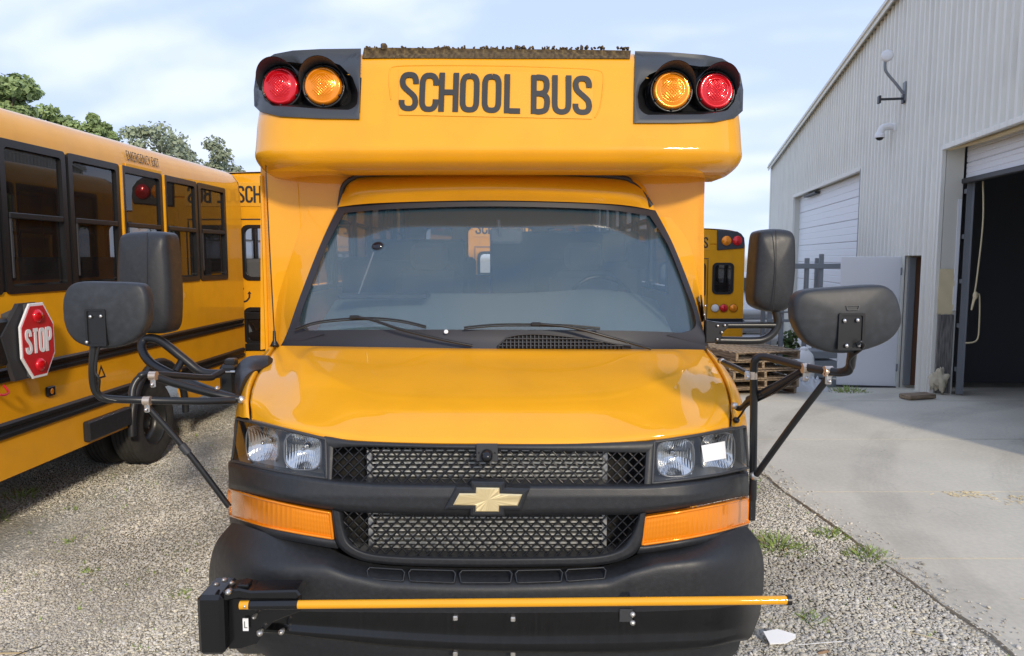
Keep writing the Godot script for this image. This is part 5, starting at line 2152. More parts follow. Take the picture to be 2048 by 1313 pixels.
	bar("fascia", [1283, 1092, 1360, 1081, 1430, 1067, 1498, 1049], [1274, 1108, 1360, 1096, 1430, 1082, 1496, 1060], nose, 25, 5, M.plastic, o, 0.008)
	bar("grille_surround", [662, 1020, 667, 1060, 677, 1094, 718, 1120, 780, 1130, 880, 1134, 980, 1135, 1100, 1134, 1200, 1131, 1258, 1116, 1284, 1090, 1290, 1055, 1293, 1026], [682, 1026, 690, 1065, 704, 1090, 740, 1106, 800, 1112, 880, 1114, 980, 1115, 1100, 1114, 1190, 1111, 1236, 1100, 1258, 1080, 1272, 1050, 1278, 1029], nose, 91, 7, M.plastic, o, 0.014, 0.06, false)
	mb = MB.new()
	mb.grid(patch(q([640, 870, 980, 880, 1315, 878]), q([640, 1135, 980, 1140, 1315, 1135]), nose, 24, 6, func(_t, _u): return 0.16), Vector3(0, 0, 1))
	part("grille_backing", mb, M.matt, o)
	# radiator
	mb = MB.new()
	for k in 25:
		var y := 900 + k * 8.4
		var a := P(745, y, 2.855)
		var b := P(1205, y + 1.5, 2.855)
		mb.box((a + b) / 2, Vector3(b.x - a.x, 0.0048, 0.012))
	var rad := part("radiator", mb, M.fin, o)
	rad.set_meta("kind", "stuff")
	mb = MB.new()
	for x in [741, 1209]:
		mb.box((P(x, 900, 2.86) + P(x, 1106, 2.86)) / 2, Vector3(0.018, 0.42, 0.02))
	part("radiator_tank", mb, M.silver, o)
	mb = MB.new()
	mb.box((P(745, 900, 2.885) + P(1205, 1106, 2.885)) / 2, Vector3(0.9, 0.42, 0.01))
	part("radiator_core", mb, mat(lin(0.07, 0.07, 0.065), 0.8), o)
	# lattice
	for op in [[664, 895, 850, 896, 980, 899, 1150, 902, 1292, 905, 1290, 968, 980, 968, 760, 966, 664, 960], [676, 1022, 760, 1028, 980, 1032, 1200, 1031, 1286, 1028, 1276, 1055, 1262, 1082, 1238, 1104, 1190, 1115, 980, 1118, 800, 1116, 735, 1109, 702, 1094, 686, 1066]]:
		mb = MB.new()
		var pg := PackedVector2Array(q(op))
		for dir in [1.0, -1.0]:
			for k in range(-16, 80):
				var x0 := 600.0 + k * 21.5
				var line := PackedVector2Array([Vector2(x0 - 150 * dir, 850), Vector2(x0 + 150 * dir, 1150)])
				for seg in Geometry2D.intersect_polyline_with_polygon(line, pg):
					if seg[0].distance_to(seg[seg.size() - 1]) < 4:
						continue
					var path := []
					for i in 5:
						var p: Vector2 = seg[0].lerp(seg[seg.size() - 1], i / 4.0)
						path.append(on(p.x, p.y, nose, 0.012 + 0.003 * dir))
					mb.tube(path, 0.0036, 4)
		var gm := part("grille_mesh", mb, M.gloss, o)
		gm.set_meta("kind", "stuff")
	# emblem
	var ec := on(975.5, 1000, nose, -0.048)
	var es := 2.69 / LENS
	var bow := PackedVector2Array(q([904, 1011.5, 917, 987, 951, 987, 951.5, 974.7, 999.5, 975.5, 999.5, 987.5, 1046.5, 989, 1037, 1013.3, 998.5, 1013.3, 998.5, 1025.7, 950, 1025.4, 950, 1012.6]).map(func(p): return Vector2((p.x - 975.5) * es, -(p.y - 1000) * es)))
	var ET := facing(ec, Vector3(0, 0.03, 1))
	mb = MB.new()
	mb.prism(bow, Transform3D(ET.basis, ET.origin + Vector3(0, 0, 0.004)), 0.02, 0.004)
	for i in mb.uv.size():
		mb.uv[i] = Vector2(0.5, 0.5) + mb.uv[i] * 3.4
	# brushed in circles about the middle
	var im := Image.create(512, 512, false, Image.FORMAT_RGB8)
	var bn := FastNoiseLite.new()
	bn.frequency = 1.0
	bn.fractal_octaves = 3
	for yy in 512:
		for xx in 512:
			var d := Vector2(xx - 255.5, yy - 255.5)
			var t := d.normalized()
			var w := 0.30 * bn.get_noise_2d(t.x * 6.0, t.y * 6.0) + 0.12 * bn.get_noise_2d(t.x * 40.0, t.y * 40.0)
			im.set_pixel(xx, yy, Color(0.5 - t.y * w * 0.5, 0.5 + t.x * w * 0.5, 1.0))
	M.gold.anisotropy_enabled = false
	M.gold.normal_enabled = true
	M.gold.normal_texture = ImageTexture.create_from_image(im)
	M.gold.normal_scale = 1.0
	var em := part("emblem", mb, M.gold, o)
	for e in [[0.020, 0.0, 0.02, 0.005], [0.013, 0.003, 0.02, 0.003]]:
		mb = MB.new()
		var big := Geometry2D.offset_polygon(bow, e[0], Geometry2D.JOIN_MITER)
		mb.prism(big[0], Transform3D(ET.basis, ET.origin + Vector3(0, 0, e[1] - 0.006)), e[2] + 0.03, e[3])
		part("emblem_border", mb, M.plastic, em)
	# parking sensor plate
	var sc := on(974, 906, nose, -0.016)
	mb = MB.new()
	mb.prism(rounded(0.083, 0.068, 0.004), facing(sc, Vector3(0, 0.05, 1)), 0.008, 0.002)
	var cm := part("front_camera", mb, M.trim, o)
	mb = MB.new()
	mb.lathe([[0.022, 0.0], [0.022, 0.022], [0.018, 0.034], [0.01, 0.04], [0.0, 0.041]], sc + Vector3(0, -0.006, 0), Vector3(0, -0.25, 0.97).normalized(), 18)
	part("camera_lens", mb, M.gloss, cm)
	mb = MB.new()
	for sx in [-0.031, 0.031]:
		mb.lathe([[0.004, 0.0], [0.003, 0.003], [0.0, 0.003]], sc + Vector3(sx, 0.0, 0), Vector3(0, 0, 1), 8)
	part("screw", mb, M.black, cm)
	headlights(o)
	bumper(o)
	mirrors(o)
	cabin(o)
	for sx in [-1.0, 1.0]:
		wheel(o, Vector3(0.0 + sx * 0.84, 0.385, -(3.62 - 2.7)), sx, true)
	mb = MB.new()
	mb.box(Vector3(-0.09, 0.85, -3.1), Vector3(1.3, 0.5, 0.3))
	mb.box(Vector3(-0.09, 0.98, -3.72), Vector3(1.9, 0.7, 0.06))
	part("firewall", mb, M.matt, o)
	# aerial on the left fender
	mb = MB.new()
	mb.tube([P(549, 682, 3.8), P(538, 480, 3.82), P(529, 292, 3.84)], 0.0034, 6)
	mb.ball(P(529, 291, 3.84), Vector3.ONE * 0.007, 8)
	mb.lathe([[0.0, 0.0], [0.024, 0.0], [0.018, 0.014], [0.009, 0.03], [0.007, 0.08], [0.0, 0.08]], P(549, 693, 3.8), Vector3.UP, 14)
	part("radio_aerial", mb, M.black, o)


func headlights(o: Node3D) -> void:
	for hl in [
		[[474, 838, 540, 853, 600, 867, 651, 879], [464, 922, 530, 938, 590, 949, 653, 957], [[522, 891, 0.078, 0.074, 36], [604, 904, 0.070, 0.070, 33]]],
		[[1309, 885, 1380, 874, 1440, 863, 1491, 854], [1305, 967, 1370, 960, 1440, 949, 1497, 936], [[1352, 917, 0.070, 0.070, 33], [1438, 905, 0.078, 0.074, 36]]]]:
		var lens := patch(q(hl[0]), q(hl[1]), nose, 31, 10)
		var floor_ := lens.map(func(r): return r.map(func(p): return p + Vector3(0, 0, -0.16)))
		var mb := MB.new()
		mb.grid(floor_, Vector3(0, 0, 1))
		mb.grid([lens[0].map(func(p): return p + Vector3(0, 0.004, 0)), floor_[0]], Vector3(0, -1, 0))
		mb.grid([lens[9].map(func(p): return p - Vector3(0, 0.004, 0)), floor_[9]], Vector3(0, 1, 0))
		for e in [0, 30]:
			mb.grid([lens.map(func(r): return r[e]), floor_.map(func(r): return r[e])], Vector3(1.0 if e == 0 else -1.0, 0, 0))
		var hd := part("headlight", mb, M.lamp_case, o)
		# bright edge of the lens
		mb = MB.new()
		var loop := []
		for p in lens[0]:
			loop.append(p)
		for i in range(1, 10):
			loop.append(lens[i][30])
		for i in range(29, -1, -1):
			loop.append(lens[9][i])
		for i in range(8, 0, -1):
			loop.append(lens[i][0])
		mb.tube(loop, 0.006, 6, true)
		part("lens_rim", mb, M.trim, hd)
		mb = MB.new()
		mb.grid(lens, Vector3(0, 0, 1))
		part("lens", mb, M.glass, hd)
		for b in hl[2]:
			var c := on(b[0], b[1], nose)
			var slope: float = (nose(c.x + 0.03, c.y) - nose(c.x - 0.03, c.y)) / 0.06
			var T := facing(on(b[0], b[1], nose, 0.03 + 0.03 * absf(slope)), Vector3(slope * 0.4, 0.05, 1))
			mb = MB.new()
			var rows := []
			for i in 21:
				var row := []
				for j in 61:
					var v := i / 10.0 - 1.0
					var u := j / 30.0 - 1.0
					# squircle outline
					var x: float = b[2] * u * sqrt(maxf(0.0, 1.0 - pow(absf(v), 3.0) * 0.14))
					var y: float = b[3] * v * sqrt(maxf(0.0, 1.0 - pow(absf(u), 3.0) * 0.14))
					var dep := -0.062 * (1.0 - 0.72 * u * u) * (1.0 - 0.72 * v * v)
					row.append(T * Vector3(x, y, dep + 0.0016 * absf(sin(u * 25.0)) * (1.0 - 0.5 * absf(v))))
				rows.append(row)
			mb.grid(rows, T.basis.z)
			part("reflector", mb, M.chrome, hd)
			mb = MB.new()
			var rim := []
			for k in 48:
				var a := TAU * k / 48
				var cu := signf(cos(a)) * pow(absf(cos(a)), 0.62)
				var sv := signf(sin(a)) * pow(absf(sin(a)), 0.62)
				rim.append(T * Vector3(b[2] * 1.05 * cu, b[3] * 1.05 * sv, -0.006))
			mb.tube(rim, 0.0035, 6, true)
			part("bezel", mb, M.lamp_case, hd)
			mb = MB.new()
			mb.lathe([[0.0, 0.018], [0.009, 0.014], [0.011, 0.0], [0.010, -0.03]], T * Vector3(0, 0.008, -0.022), T.basis.z, 16)
			part("bulb", mb, M.chrome, hd)
	# paper on the right-hand lamp
	var mb2 := MB.new()
	mb2.solid(patch(q([1403, 892, 1450, 883]), q([1408, 925, 1453, 917]), nose, 6, 4, func(_t, _u): return -0.006), Vector3(0, 0, -0.001))
	part("paper_tag", mb2, M.paper, o)
	for ts in [[[458, 979, 530, 1000, 600, 1016, 660, 1027], [460, 1032, 530, 1053, 600, 1067, 666, 1078]], [[1291, 1036, 1360, 1025, 1430, 1012, 1499, 997], [1285, 1090, 1360, 1079, 1430, 1065, 1497, 1047]]]:
		var left: bool = ts[0][0] < 1000
		var bulge := func(t, u):
			var w: float = u if left else 1.0 - u
			var rib := 0.0
			if w > 0.21 and w < 0.6:
				rib = 0.0020 * absf(sin(w * 70.0)) - 0.0008
			elif w >= 0.6:
				rib = 0.0009 * absf(sin(w * 110.0)) + 0.0007 * absf(sin(t * 16.0))
			return -0.004 * sin(PI * clampf(t, 0.0, 1.0)) + rib
		var all := patch(q(ts[0]), q(ts[1]), nose, 181, 21, bulge)
		if not left:
			for r in all:
				r.reverse()
		var tn: MeshInstance3D
		for sec in [[38, 109, "turn_signal", M.amber_prism], [0, 38, "end_lens", M.amber], [109, 180, "inner_lens", M.amber_prism]]:
			mb2 = MB.new()
			mb2.solid(all.map(func(r): return r.slice(sec[0], sec[1] + 1)), Vector3(0, 0, -0.03))
			var piece := part(sec[2], mb2, sec[3], o if tn == null else tn)
			if tn == null:
				tn = piece
		mb2 = MB.new()
		var edge: Array = []
		var pp := patch(q(ts[0]), q(ts[1]), nose, 31, 6, func(_t, _u): return -0.003)
		edge.append_array(pp[0])
		for i in range(1, 6):
			edge.append(pp[i][30])
		for i in range(29, -1, -1):
			edge.append(pp[5][i])
		for i in range(4, 0, -1):
			edge.append(pp[i][0])
		mb2.tube(edge, 0.0055, 6, true)
		part("lens_edge", mb2, M.amber, tn)


func bumper(o: Node3D) -> void:
	var lay := func(p, add, n := 101): return rx(q(p), n).map(func(w): return on(w.x, w.y, bump, add))
	var r2 := [419, 1130, 540, 1140, 650, 1145, 695, 1158, 765, 1172, 980, 1178, 1215, 1170, 1262, 1152, 1330, 1138, 1430, 1130, 1527, 1120]
	var r4 := [421, 1215, 540, 1222, 660, 1225, 980, 1227, 1300, 1224, 1430, 1218, 1524, 1205]
	var rows := [
		lay.call([464, 1046, 560, 1076, 660, 1098, 705, 1118, 770, 1132, 980, 1138, 1200, 1134, 1258, 1118, 1290, 1102, 1400, 1084, 1494, 1054], 0.10),
		lay.call([432, 1085, 545, 1112, 650, 1122, 700, 1140, 765, 1152, 980, 1158, 1205, 1152, 1262, 1136, 1310, 1120, 1420, 1105, 1516, 1082], 0.035),
		lay.call(r2, 0.0),
		lay.call([418, 1172, 540, 1185, 650, 1190, 700, 1196, 980, 1202, 1215, 1198, 1300, 1194, 1430, 1184, 1528, 1165], -0.006),
		lay.call(r4, 0.0)]
	var mb := MB.new()
	mb.grid(between(rows, 26), Vector3(0, 0.3, 1))
	part("bumper", mb, M.plastic, o)
	mb = MB.new()
	var low := [lay.call(r4, 0.001), lay.call([427, 1245, 540, 1245, 980, 1264, 1430, 1256, 1516, 1243], 0.006), lay.call([447, 1268, 540, 1263, 640, 1276, 800, 1294, 980, 1304, 1200, 1307, 1300, 1305, 1400, 1297, 1488, 1280], 0.03)]
	low.append(low[2].map(func(p): return p + Vector3(0, -0.01, -0.4)))
	mb.grid(between(low, 16), Vector3(0, 0, 1))
	part("lower_bumper", mb, M.plate, o)
	mb = MB.new()
	var dam := [low[2].map(func(p): return p + Vector3(0, 0.012, -0.03)), low[2].map(func(p): return Vector3(-0.09 + (p.x + 0.09) * 0.99, p.y - 0.06, p.z - 0.035)), low[2].map(func(p): return Vector3(-0.09 + (p.x + 0.09) * 0.96, minf(p.y - 0.13, 0.30), p.z - 0.07))]
	mb.grid(between(dam, 8), Vector3(0, 0, 1))
	part("air_dam", mb, M.plastic, o)
	# step pads
	for s in [[734, 809, 1136, 1140, 1158, 1163], [817, 911, 1140, 1142, 1163, 1166], [919, 1024, 1142, 1142, 1166, 1166], [1031, 1125, 1142, 1140, 1166, 1164], [1131, 1212, 1140, 1136, 1163, 1158]]:
		mb = MB.new()
		var f := func(x, y): return bump(x, y) + 0.012
		var a := [Vector2(s[0] + 5, s[2]), Vector2(s[1] - 5, s[3]), Vector2(s[1], s[3] + 6), Vector2(s[1] - 3, s[5] - 1), Vector2(s[1] - 8, s[5]), Vector2(s[0] + 8, s[4]), Vector2(s[0] + 3, s[4] - 1), Vector2(s[0], s[2] + 6)]
		var y_add := func(p): return 0.052 - (p.y - 1136.0) * 0.0013 - 0.006
		var path := []
		for i in a.size():
			for k in 3:
				var p: Vector2 = a[i].lerp(a[(i + 1) % a.size()], k / 3.0)
				path.append(on(p.x, p.y, bump, y_add.call(p)))
		mb.tube(path, 0.0032, 6, true)
		part("step_pad", mb, M.plastic, o)
	# bolts
	for b in [[911, 1235], [1026, 1237], [911, 1306], [1026, 1306]]:
		mb = MB.new()
		var c := on(b[0], b[1], bump, 0.0)
		if b[1] > 1300:
			c = P(b[0], b[1], 2.70)
		mb.box(c + Vector3(0, 0, 0.006), Vector3(0.018, 0.018, 0.018), 0.003)
		part("bolt", mb, M.zinc, o)
	for b in [[1265, 1229], [1265, 1246]]:
		mb = MB.new()
		mb.lathe([[0.0, 0.0], [0.011, 0.0], [0.011, 0.004], [0.008, 0.01], [0.0, 0.012]], on(b[0], b[1], bump, -0.006), Vector3(0, 0, 1), 12)
		part("bolt", mb, M.zinc, o)
	mb = MB.new()
	mb.box(P(1252, 1232, 2.68), Vector3(0.05, 0.05, 0.006), 0.002)
	mb.box(P(1269, 1197, 2.6), Vector3(0.038, 0.02, 0.07), 0.004)
	part("rod_rest", mb, M.trim, o)
	# crossing gate
	var flat := func(poly, d): return PackedVector2Array(q(poly).map(func(p): var w := P(p.x, p.y, d); return Vector2(w.x, w.y)))
	mb = MB.new()
	mb.box((P(405, 1176, 2.6) + P(458, 1302, 2.6)) / 2 + Vector3(0, 0, -0.03), Vector3(0.095, 0.225, 0.17), 0.014)
	var gate := part("crossing_gate", mb, M.gloss, o)
	gate.set_meta("label", "black crossing gate box with long yellow rod")
	mb = MB.new()
	mb.prism(flat.call([456, 1198, 600, 1190, 600, 1224, 545, 1246, 528, 1264, 512, 1290, 480, 1300, 456, 1300], 2.6), Transform3D(Basis(), Vector3(0, 0, -2.6)), 0.02, 0.004)
	part("gate_plate", mb, M.gloss, gate)
	mb = MB.new()
	mb.prism(flat.call([448, 1180, 480, 1174, 505, 1179, 596, 1177, 604, 1187, 598, 1196, 505, 1196, 480, 1194, 450, 1200], 2.58), Transform3D(Basis(), Vector3(0, 0, -2.56)), 0.09, 0.006)
	mb.box(P(490, 1168, 2.6), Vector3(0.04, 0.012, 0.05), 0.003)
	part("gate_bracket", mb, M.gloss, gate)
	mb = MB.new()
	mb.tube([P(480, 1211, 2.555), P(1576, 1201, 2.555)], 0.0155, 16)
	var rod := part("gate_rod", mb, M.yellow, gate)
	rod.set_meta("label", "long yellow rod of the crossing gate")
	mb = MB.new()
	mb.tube([P(1573, 1201, 2.555), P(1582, 1201, 2.555)], 0.0185, 16)
	part("rod_cap", mb, M.black, gate)
	mb = MB.new()
	mb.tube([P(499, 1211, 2.555), P(596, 1210, 2.555)], 0.0175, 16)
	part("rod_sleeve", mb, M.gloss, gate)
	mb = MB.new()
	mb.ball(P(489, 1214, 2.54), Vector3.ONE * 0.006, 8)
	part("rivet", mb, M.zinc, gate)
	mb = MB.new()
	mb.box(P(491, 1250, 2.587), Vector3(0.02, 0.047, 0.004))
	var lab := part("white_sticker", mb, M.paper, gate)
	mb = MB.new()
	mb.stroke(q([-0.004, 0.012, -0.004, -0.012, 0.006, -0.012]), 0.0012, Transform3D(Basis(), P(491, 1250, 2.584)), 0.001)
	part("print", mb, M.ink, lab)
	for b in [[433, 1170, 2.6, 0.008], [449, 1161, 2.62, 0.009], [464, 1167, 2.6, 0.008], [457, 1184, 2.54, 0.011], [520, 1266, 2.58, 0.012], [563, 1264, 2.66, 0.011], [509, 1234, 2.58, 0.008]]:
		mb = MB.new()
		mb.lathe([[0.0, -0.02], [b[3] * 0.6, -0.02], [b[3], 0.0], [b[3], 0.008], [b[3] * 0.55, 0.011], [b[3] * 0.5, 0.016], [0.0, 0.016]], P(b[0], b[1], b[2]), Vector3(0, 0.5 if b[1] < 1180 else 0.1, 1).normalized(), 10)
		part("bolt", mb, M.zinc, gate)


func shell(called: String, outline: Array, d: float, loops: Array, m: Material, o: Node3D, lean := 0.0) -> MeshInstance3D:
	var c := Vector2.ZERO
	for p in outline:
		c += p / outline.size()
	var pts := outline.duplicate()
	pts.append(outline[0])
	pts = crv(pts, 72)
	pts.pop_back()
	var rows := []
	for l in loops:
		var r := []
		for p in pts:
			var w: Vector2 = c + (p - c) * l[0]
			r.append(P(w.x, w.y, d - lean * (w.x - c.x) * 0.001) + Vector3(0, 0, l[1]))
		rows.append(r)
	var mb := MB.new()
	mb.grid(rows, Vector3(0, 0, 1), true)
	var out := part(called, mb, m, o)
	mb = MB.new()
	mb.poly(rows[0].map(func(p): return p + Vector3(0, 0, 0.004)), Vector3(0, 0, -1))
	part("mirror_glass", mb, M.mirror, out)
	return out


func mirrors(o: Node3D) -> void:
	var mb := MB.new()
	var round_loops := [[0.97, -0.035], [1.0, -0.03], [1.0, 0.0], [0.997, 0.008], [0.985, 0.016], [0.96, 0.022], [0.92, 0.026], [0.8, 0.031], [0.55, 0.037], [0.3, 0.04], [0.1, 0.041], [0.01, 0.041]]
	var box_loops := [[0.96, -0.085], [1.0, -0.08], [1.0, -0.01], [0.985, 0.02], [0.95, 0.04], [0.89, 0.055], [0.78, 0.064], [0.6, 0.071], [0.4, 0.076], [0.2, 0.079], [0.01, 0.08]]
	# crossover mirrors out on their arms
	var cl := shell("crossview_mirror", q([131, 640, 130, 602, 140, 575, 162, 564, 215, 564, 268, 566, 290, 573, 299, 602, 298, 640, 284, 670, 250, 691, 205, 697, 162, 687, 140, 666]), 2.85, round_loops, M.mirror_shell, o)
	var cr := shell("crossview_mirror", q([1584, 640, 1583, 610, 1592, 589, 1617, 579, 1680, 574, 1742, 570, 1769, 573, 1788, 590, 1798, 622, 1797, 652, 1776, 679, 1736, 697, 1690, 706, 1650, 703, 1615, 688, 1596, 666]), 2.45, round_loops, M.mirror_shell, o)
	cl.set_meta("label", "oval-backed crossview mirror on the left arm")
	cr.set_meta("label", "oval-backed crossview mirror on the right arm")
	for s in [[cl, 190, 656, 2.803, 0.066, 0.13, [[180, 634], [201, 633], [173, 685]]], [cr, 1704, 664, 2.402, 0.074, 0.11, [[1690, 642], [1716, 641], [1694, 692], [1719, 691]]]]:
		mb = MB.new()
		ring_of(mb, rounded(s[4] + 0.012, s[5] + 0.012, 0.006), rounded(s[4] - 0.004, s[5] - 0.004, 0.005), Transform3D(Basis(), P(s[1], s[2], s[3])), 0.02)
		mb.box(P(s[1], s[2], s[3]) + Vector3(0, 0, -0.011), Vector3(s[4] + 0.004, s[5] + 0.004, 0.012), 0.002)
		part("mounting_plate", mb, M.black, s[0])
		for b in s[6]:
			mb = MB.new()
			mb.ball(P(b[0], b[1], s[3] - 0.002), Vector3(0.007, 0.007, 0.006), 10)
			part("bolt", mb, M.steel, s[0])
	mb = MB.new()
	mb.stroke(q([-0.016, -0.006, -0.02, 0.007, 0.022, 0.009, 0.018, -0.005, -0.016, -0.006]), 0.0012, facing(P(1706, 617, 2.406), Vector3(0, 0.15, 1)), 0.001)
	part("moulded_mark", mb, M.trim, cr)
	# tall mirrors
	var tl := shell("side_mirror", q([243, 490, 246, 472, 262, 465, 300, 463, 330, 465, 341, 474, 345, 500, 350, 570, 350, 630, 346, 655, 334, 666, 300, 668, 262, 662, 248, 650, 242, 600, 240, 540]), 3.5, box_loops, M.plastic, o)
	tl.set_meta("label", "tall side mirror beside the windshield on the left")
	var trm := shell("side_mirror", q([1507, 490, 1511, 468, 1522, 461, 1545, 458, 1572, 460, 1584, 468, 1587, 490, 1587, 540, 1582, 590, 1576, 614, 1562, 623, 1535, 624, 1512, 616, 1502, 604, 1501, 580, 1504, 530]), 3.85, box_loops, M.plastic, o)
	trm.set_meta("label", "tall side mirror beside the windshield on the right")
	for s in [[tl, [294, 466, 3.41, 294, 560, 3.405, 296, 664, 3.41]], [trm, [1552, 461, 3.765, 1552, 540, 3.76, 1547, 620, 3.765]]]:
		mb = MB.new()
		mb.tube(crv(q3(s[1]), 12), 0.0022, 5)
		part("housing_seam", mb, M.black, s[0])
	# arms and braces: [name, points, radius, material]
	for t in [
		["mirror_arm", [442, 748, 3.5, 403, 745, 3.5, 368, 719, 3.5, 326, 686, 3.5, 305, 677, 3.5, 288, 680, 3.5, 283, 697, 3.48, 294, 719, 3.46, 320, 738, 3.44, 400, 775, 3.35, 470, 798, 3.24], 0.021, M.black, 50],
		["mirror_arm", [363, 722, 3.5, 350, 745, 3.44], 0.017, M.black, 6],
		["mirror_arm", [188, 688, 2.84, 185, 735, 2.84, 187, 770, 2.85, 196, 790, 2.86, 216, 798, 2.87, 292, 801, 2.9, 400, 803, 3.0, 468, 801, 3.1], 0.0155, M.black, 50],
		["mirror_cable", [203, 688, 2.82, 196, 700, 2.82, 190, 742, 2.82, 198, 760, 2.825, 200, 790, 2.845, 240, 803, 2.87, 330, 806, 2.93, 390, 800, 3.0, 440, 797, 3.1], 0.005, M.black, 50],
		["mirror_arm", [263, 806, 2.9, 265, 778, 2.92, 277, 757, 2.94, 300, 749, 2.97, 410, 756, 3.2, 428, 752, 3.25, 445, 743, 3.3], 0.0145, M.black, 40],
		["mirror_arm", [304, 752, 2.95, 345, 766, 3.0, 420, 787, 3.08, 483, 800, 3.13], 0.017, M.black, 24],
		["brace", [293, 812, 2.9, 375, 905, 2.94, 458, 1014, 2.98], 0.012, M.black, 12],
		["brace_joint", [362, 890, 2.935, 376, 907, 2.94], 0.0165, M.trim, 6],
		["mirror_arm", [1552, 622, 3.86, 1556, 645, 3.86, 1548, 665, 3.86, 1528, 679, 3.86, 1500, 682, 3.86, 1432, 681, 3.86], 0.021, M.black, 40],
		["mirror_arm", [1432, 651, 3.86, 1490, 651, 3.86, 1550, 651, 3.86], 0.017, M.black, 12],
		["mirror_arm", [1506, 1000, 2.93, 1507, 900, 2.92, 1508, 800, 2.9, 1508, 738, 2.88, 1512, 720, 2.87, 1527, 714, 2.85, 1560, 721, 2.78, 1612, 735, 2.66, 1660, 743, 2.56, 1683, 745, 2.52, 1699, 737, 2.49, 1703, 720, 2.47, 1706, 698, 2.44], 0.0155, M.black, 90],
		["mirror_cable", [1716, 690, 2.39, 1722, 684, 2.385, 1728, 690, 2.39, 1722, 700, 2.41, 1706, 712, 2.44, 1698, 725, 2.46, 1704, 742, 2.48, 1690, 750, 2.5, 1650, 748, 2.56], 0.005, M.black, 40],
		["brace", [1657, 756, 2.6, 1585, 850, 2.72, 1513, 950, 2.88], 0.0125, M.black, 12],
		["mirror_arm", [1612, 740, 2.7, 1570, 764, 2.78, 1525, 787, 2.88, 1498, 800, 2.96], 0.0155, M.black, 16],
		["mirror_arm", [1525, 787, 2.87, 1500, 799, 2.95, 1488, 812, 3.02, 1478, 818, 3.06, 1470, 812, 3.08], 0.0115, M.black, 16],
		["mirror_cable", [1600, 752, 2.7, 1560, 780, 2.8, 1520, 800, 2.9, 1495, 812, 2.98, 1482, 830, 3.02, 1473, 841, 3.05], 0.0045, M.black, 30],
		["mirror_arm", [1440, 722, 3.45, 1470, 735, 3.2, 1502, 751, 2.9], 0.0125, M.black, 12],
	]:
		mb = MB.new()
		mb.tube(crv(q3(t[1]), t[4]), t[2], 10)
		part(t[0], mb, t[3], o)
	# clamps, feet and brackets
	for c in [[1506, 751, 2.885, "copper"], [1612, 737, 2.655, "copper"], [1657, 743, 2.56, "copper"], [294, 802, 2.89, "copper"], [306, 752, 2.94, "copper"]]:
		mb = MB.new()
		var w := P(c[0], c[1], c[2])
		mb.tube([w + Vector3(-0.014, 0, 0), w + Vector3(0.014, 0, 0)] if c[0] != 1506 else [w + Vector3(0, 0.015, 0), w + Vector3(0, -0.015, 0)], 0.0185, 12)
		var cp := part("clamp", mb, M[c[3]], o)
		mb = MB.new()
		var down: Vector3 = Vector3(0, -0.03, 0.004) if c[0] != 1506 else Vector3(-0.025, 0, 0.01)
		mb.box(w + down, Vector3(0.022, 0.035, 0.012), 0.004)
		mb.ball(w + down + Vector3(0, -0.004, 0.01), Vector3.ONE * 0.008, 8)
		part("clamp_bolt", mb, M.steel, cp)
	for c in [[1509, 953, 2.9, 0.017], [1470, 812, 3.06, 0.014], [482, 800, 3.12, 0.016], [434, 777, 3.05, 0.009], [1473, 841, 3.05, 0.013], [1445, 723, 3.4, 0.014]]:
		mb = MB.new()
		mb.lathe([[0.0, -0.01], [c[3], -0.01], [c[3], 0.004], [c[3] * 0.6, 0.012], [0.0, 0.013]], P(c[0], c[1], c[2]), Vector3(0, 0.1, 1).normalized(), 14)
		part("fastener", mb, M.zinc if c[0] != 1473 else M.black, o)
	mb = MB.new()
	mb.box(P(1505, 1017, 2.93), Vector3(0.026, 0.105, 0.012), 0.003)
	for y in [995, 1018, 1038]:
		mb.ball(P(1503, y, 2.925), Vector3.ONE * 0.004, 6)
	part("pole_foot", mb, M.black, o)
	mb = MB.new()
	mb.prism(PackedVector2Array(q([1411, 640, 1428, 644, 1456, 647, 1457, 654, 1446, 664, 1440, 684, 1411, 686]).map(func(p): var w := P(p.x, p.y, 3.84); return Vector2(w.x, w.y))), Transform3D(Basis(), Vector3(0, 0, -3.83)), 0.05, 0.004)
	mb.solid([[P(1404, 590, 3.95), P(1412, 640, 3.9)], [P(1402, 590, 4.05), P(1405, 645, 4.05)]], Vector3(-0.004, 0, 0))
	var mbk := part("mirror_bracket", mb, M.black, o)
	for b in [[1436, 652], [1450, 651], [1444, 665], [1435, 679], [1409, 630], [1411, 612]]:
		mb = MB.new()
		mb.ball(P(b[0], b[1], 3.82 if b[0] > 1420 else 3.9), Vector3.ONE * 0.007, 8)
		part("bolt", mb, M.steel, mbk)
	mb = MB.new()
	mb.box(P(459, 760, 3.48), Vector3(0.07, 0.15, 0.08), 0.012)
	mb.box(P(462, 727, 3.5), Vector3(0.05, 0.045, 0.06), 0.006)
	mb.box(P(452, 742, 3.45), Vector3(0.06, 0.012, 0.05), 0.003)
	mbk = part("mirror_bracket", mb, M.black, o)
	mb = MB.new()
	mb.tube([P(438, 744, 3.43), P(470, 744, 3.43)], 0.006, 8)
	part("bolt", mb, M.steel, mbk)


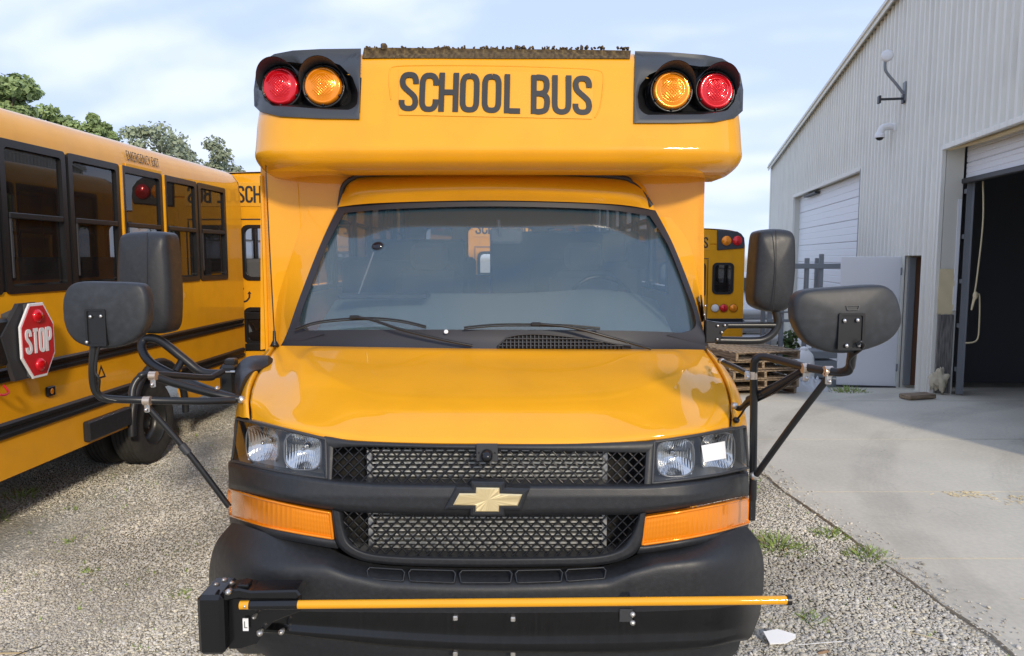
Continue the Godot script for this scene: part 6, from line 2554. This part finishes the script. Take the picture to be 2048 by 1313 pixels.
func cabin(o: Node3D) -> void:
	# dashboard
	var mb := MB.new()
	var rows := []
	for t in [[3.70, 1.47, 0.0], [3.80, 1.53, 0.0], [4.0, 1.60, 0.0], [4.2, 1.66, 0.0], [4.33, 1.70, 0.0], [4.40, 1.70, 0.0], [4.45, 1.62, 0.0], [4.42, 1.3, 0.0], [4.42, 0.8, 0.0]]:
		var r := []
		for j in 25:
			var u := j / 12.0 - 1.0
			var x := -0.10 + u * 0.98
			var curve := 0.16 * u * u
			var hump := 0.025 * exp(-pow((x - 0.5) / 0.3, 2.0)) if t[0] > 4.1 else 0.0
			r.append(Vector3(x, t[1] + hump - 0.05 * pow(absf(u), 6.0), -minf(t[0] + curve, 4.5)))
		rows.append(r)
	mb.grid(between(rows, 30), Vector3(0, 1, 0))
	part("dashboard", mb, M.dash, o)
	mb = MB.new()
	mb.box(P(770, 592, 4.2), Vector3(0.5, 0.03, 0.18), 0.01)
	part("dash_tray", mb, M.trim, o)
	mb = MB.new()
	var ring := []
	var ST := Transform3D(Basis(Vector3.RIGHT, -0.45), P(1203, 612, 4.62))
	for k in 40:
		ring.append(ST * Vector3(cos(TAU * k / 40) * 0.2, sin(TAU * k / 40) * 0.2, 0))
	mb.tube(ring, 0.016, 8, true)
	var sw := part("steering_wheel", mb, M.black, o)
	mb = MB.new()
	mb.ball(ST.origin, Vector3(0.07, 0.06, 0.03), 12)
	for a in [0.0, PI, -PI / 2]:
		mb.tube([ST * Vector3(cos(a) * 0.04, sin(a) * 0.04, 0), ST * Vector3(cos(a) * 0.19, sin(a) * 0.19, 0)], 0.012, 6)
	part("spokes", mb, M.seat, sw)
	for s in [[0.52, 5.35, 0.5, "driver_seat"], [-0.62, 5.5, 0.5, "front_seat"]]:
		mb = MB.new()
		mb.box(Vector3(s[0], 1.45, -s[1]), Vector3(s[2], 0.75, 0.14), 0.06, Basis(Vector3.RIGHT, -0.12))
		mb.box(Vector3(s[0], 1.93, -s[1] - 0.06), Vector3(0.28, 0.2, 0.09), 0.04)
		mb.box(Vector3(s[0], 1.08, -s[1] + 0.28), Vector3(s[2], 0.14, 0.5), 0.05)
		part(s[3], mb, mat(lin(0.22, 0.24, 0.26), 0.8), o)
	for s in [[-0.17, 0.98, 2.12], [-1.12, -0.36, 2.06]]:
		mb = MB.new()
		mb.box(Vector3((s[0] + s[1]) / 2, (0.85 + s[2]) / 2, -5.75), Vector3(s[1] - s[0], s[2] - 0.85, 0.05), 0.02)
		part("passenger_barrier", mb, M.seat, o)
	# cab roof and sides keep the light out
	mb = MB.new()
	mb.solid([[Vector3(-0.95, 2.29, -4.14), Vector3(0.78, 2.29, -4.14)], [Vector3(-0.95, 2.32, -4.6), Vector3(0.78, 2.32, -4.6)]], Vector3(0, 0.02, 0))
	part("cab_ceiling", mb, M.liner, o)
	mb = MB.new()
	mb.box(P(1012, 472, 4.12), Vector3(0.18, 0.085, 0.03), 0.012)
	mb.tube([P(1000, 472, 4.1), P(997, 440, 4.08)], 0.01, 6)
	part("rearview_mirror", mb, M.seat, o)
	mb = MB.new()
	var e := Vector3(0.0, 0.0, 0.0)
	mb.ball(P(758, 496, 3.98), Vector3(0.043, 0.033, 0.03), 20)
	var fan := part("convex_mirror", mb, M.fan, o)
	mb = MB.new()
	mb.tube([P(748, 503, 3.99), P(717, 588, 3.99)], 0.0045, 6)
	part("mirror_stalk", mb, M.steel, fan)
	for s in [[1227, 495, 0.13, 0.16], [1276, 512, 0.12, 0.15]]:
		mb = MB.new()
		mb.prism(rounded(s[2], s[3], 0.03), Transform3D(Basis(), P(s[0], s[1], 4.15)), 0.02, 0.003)
		part("sun_visor", mb, M.matt, o)
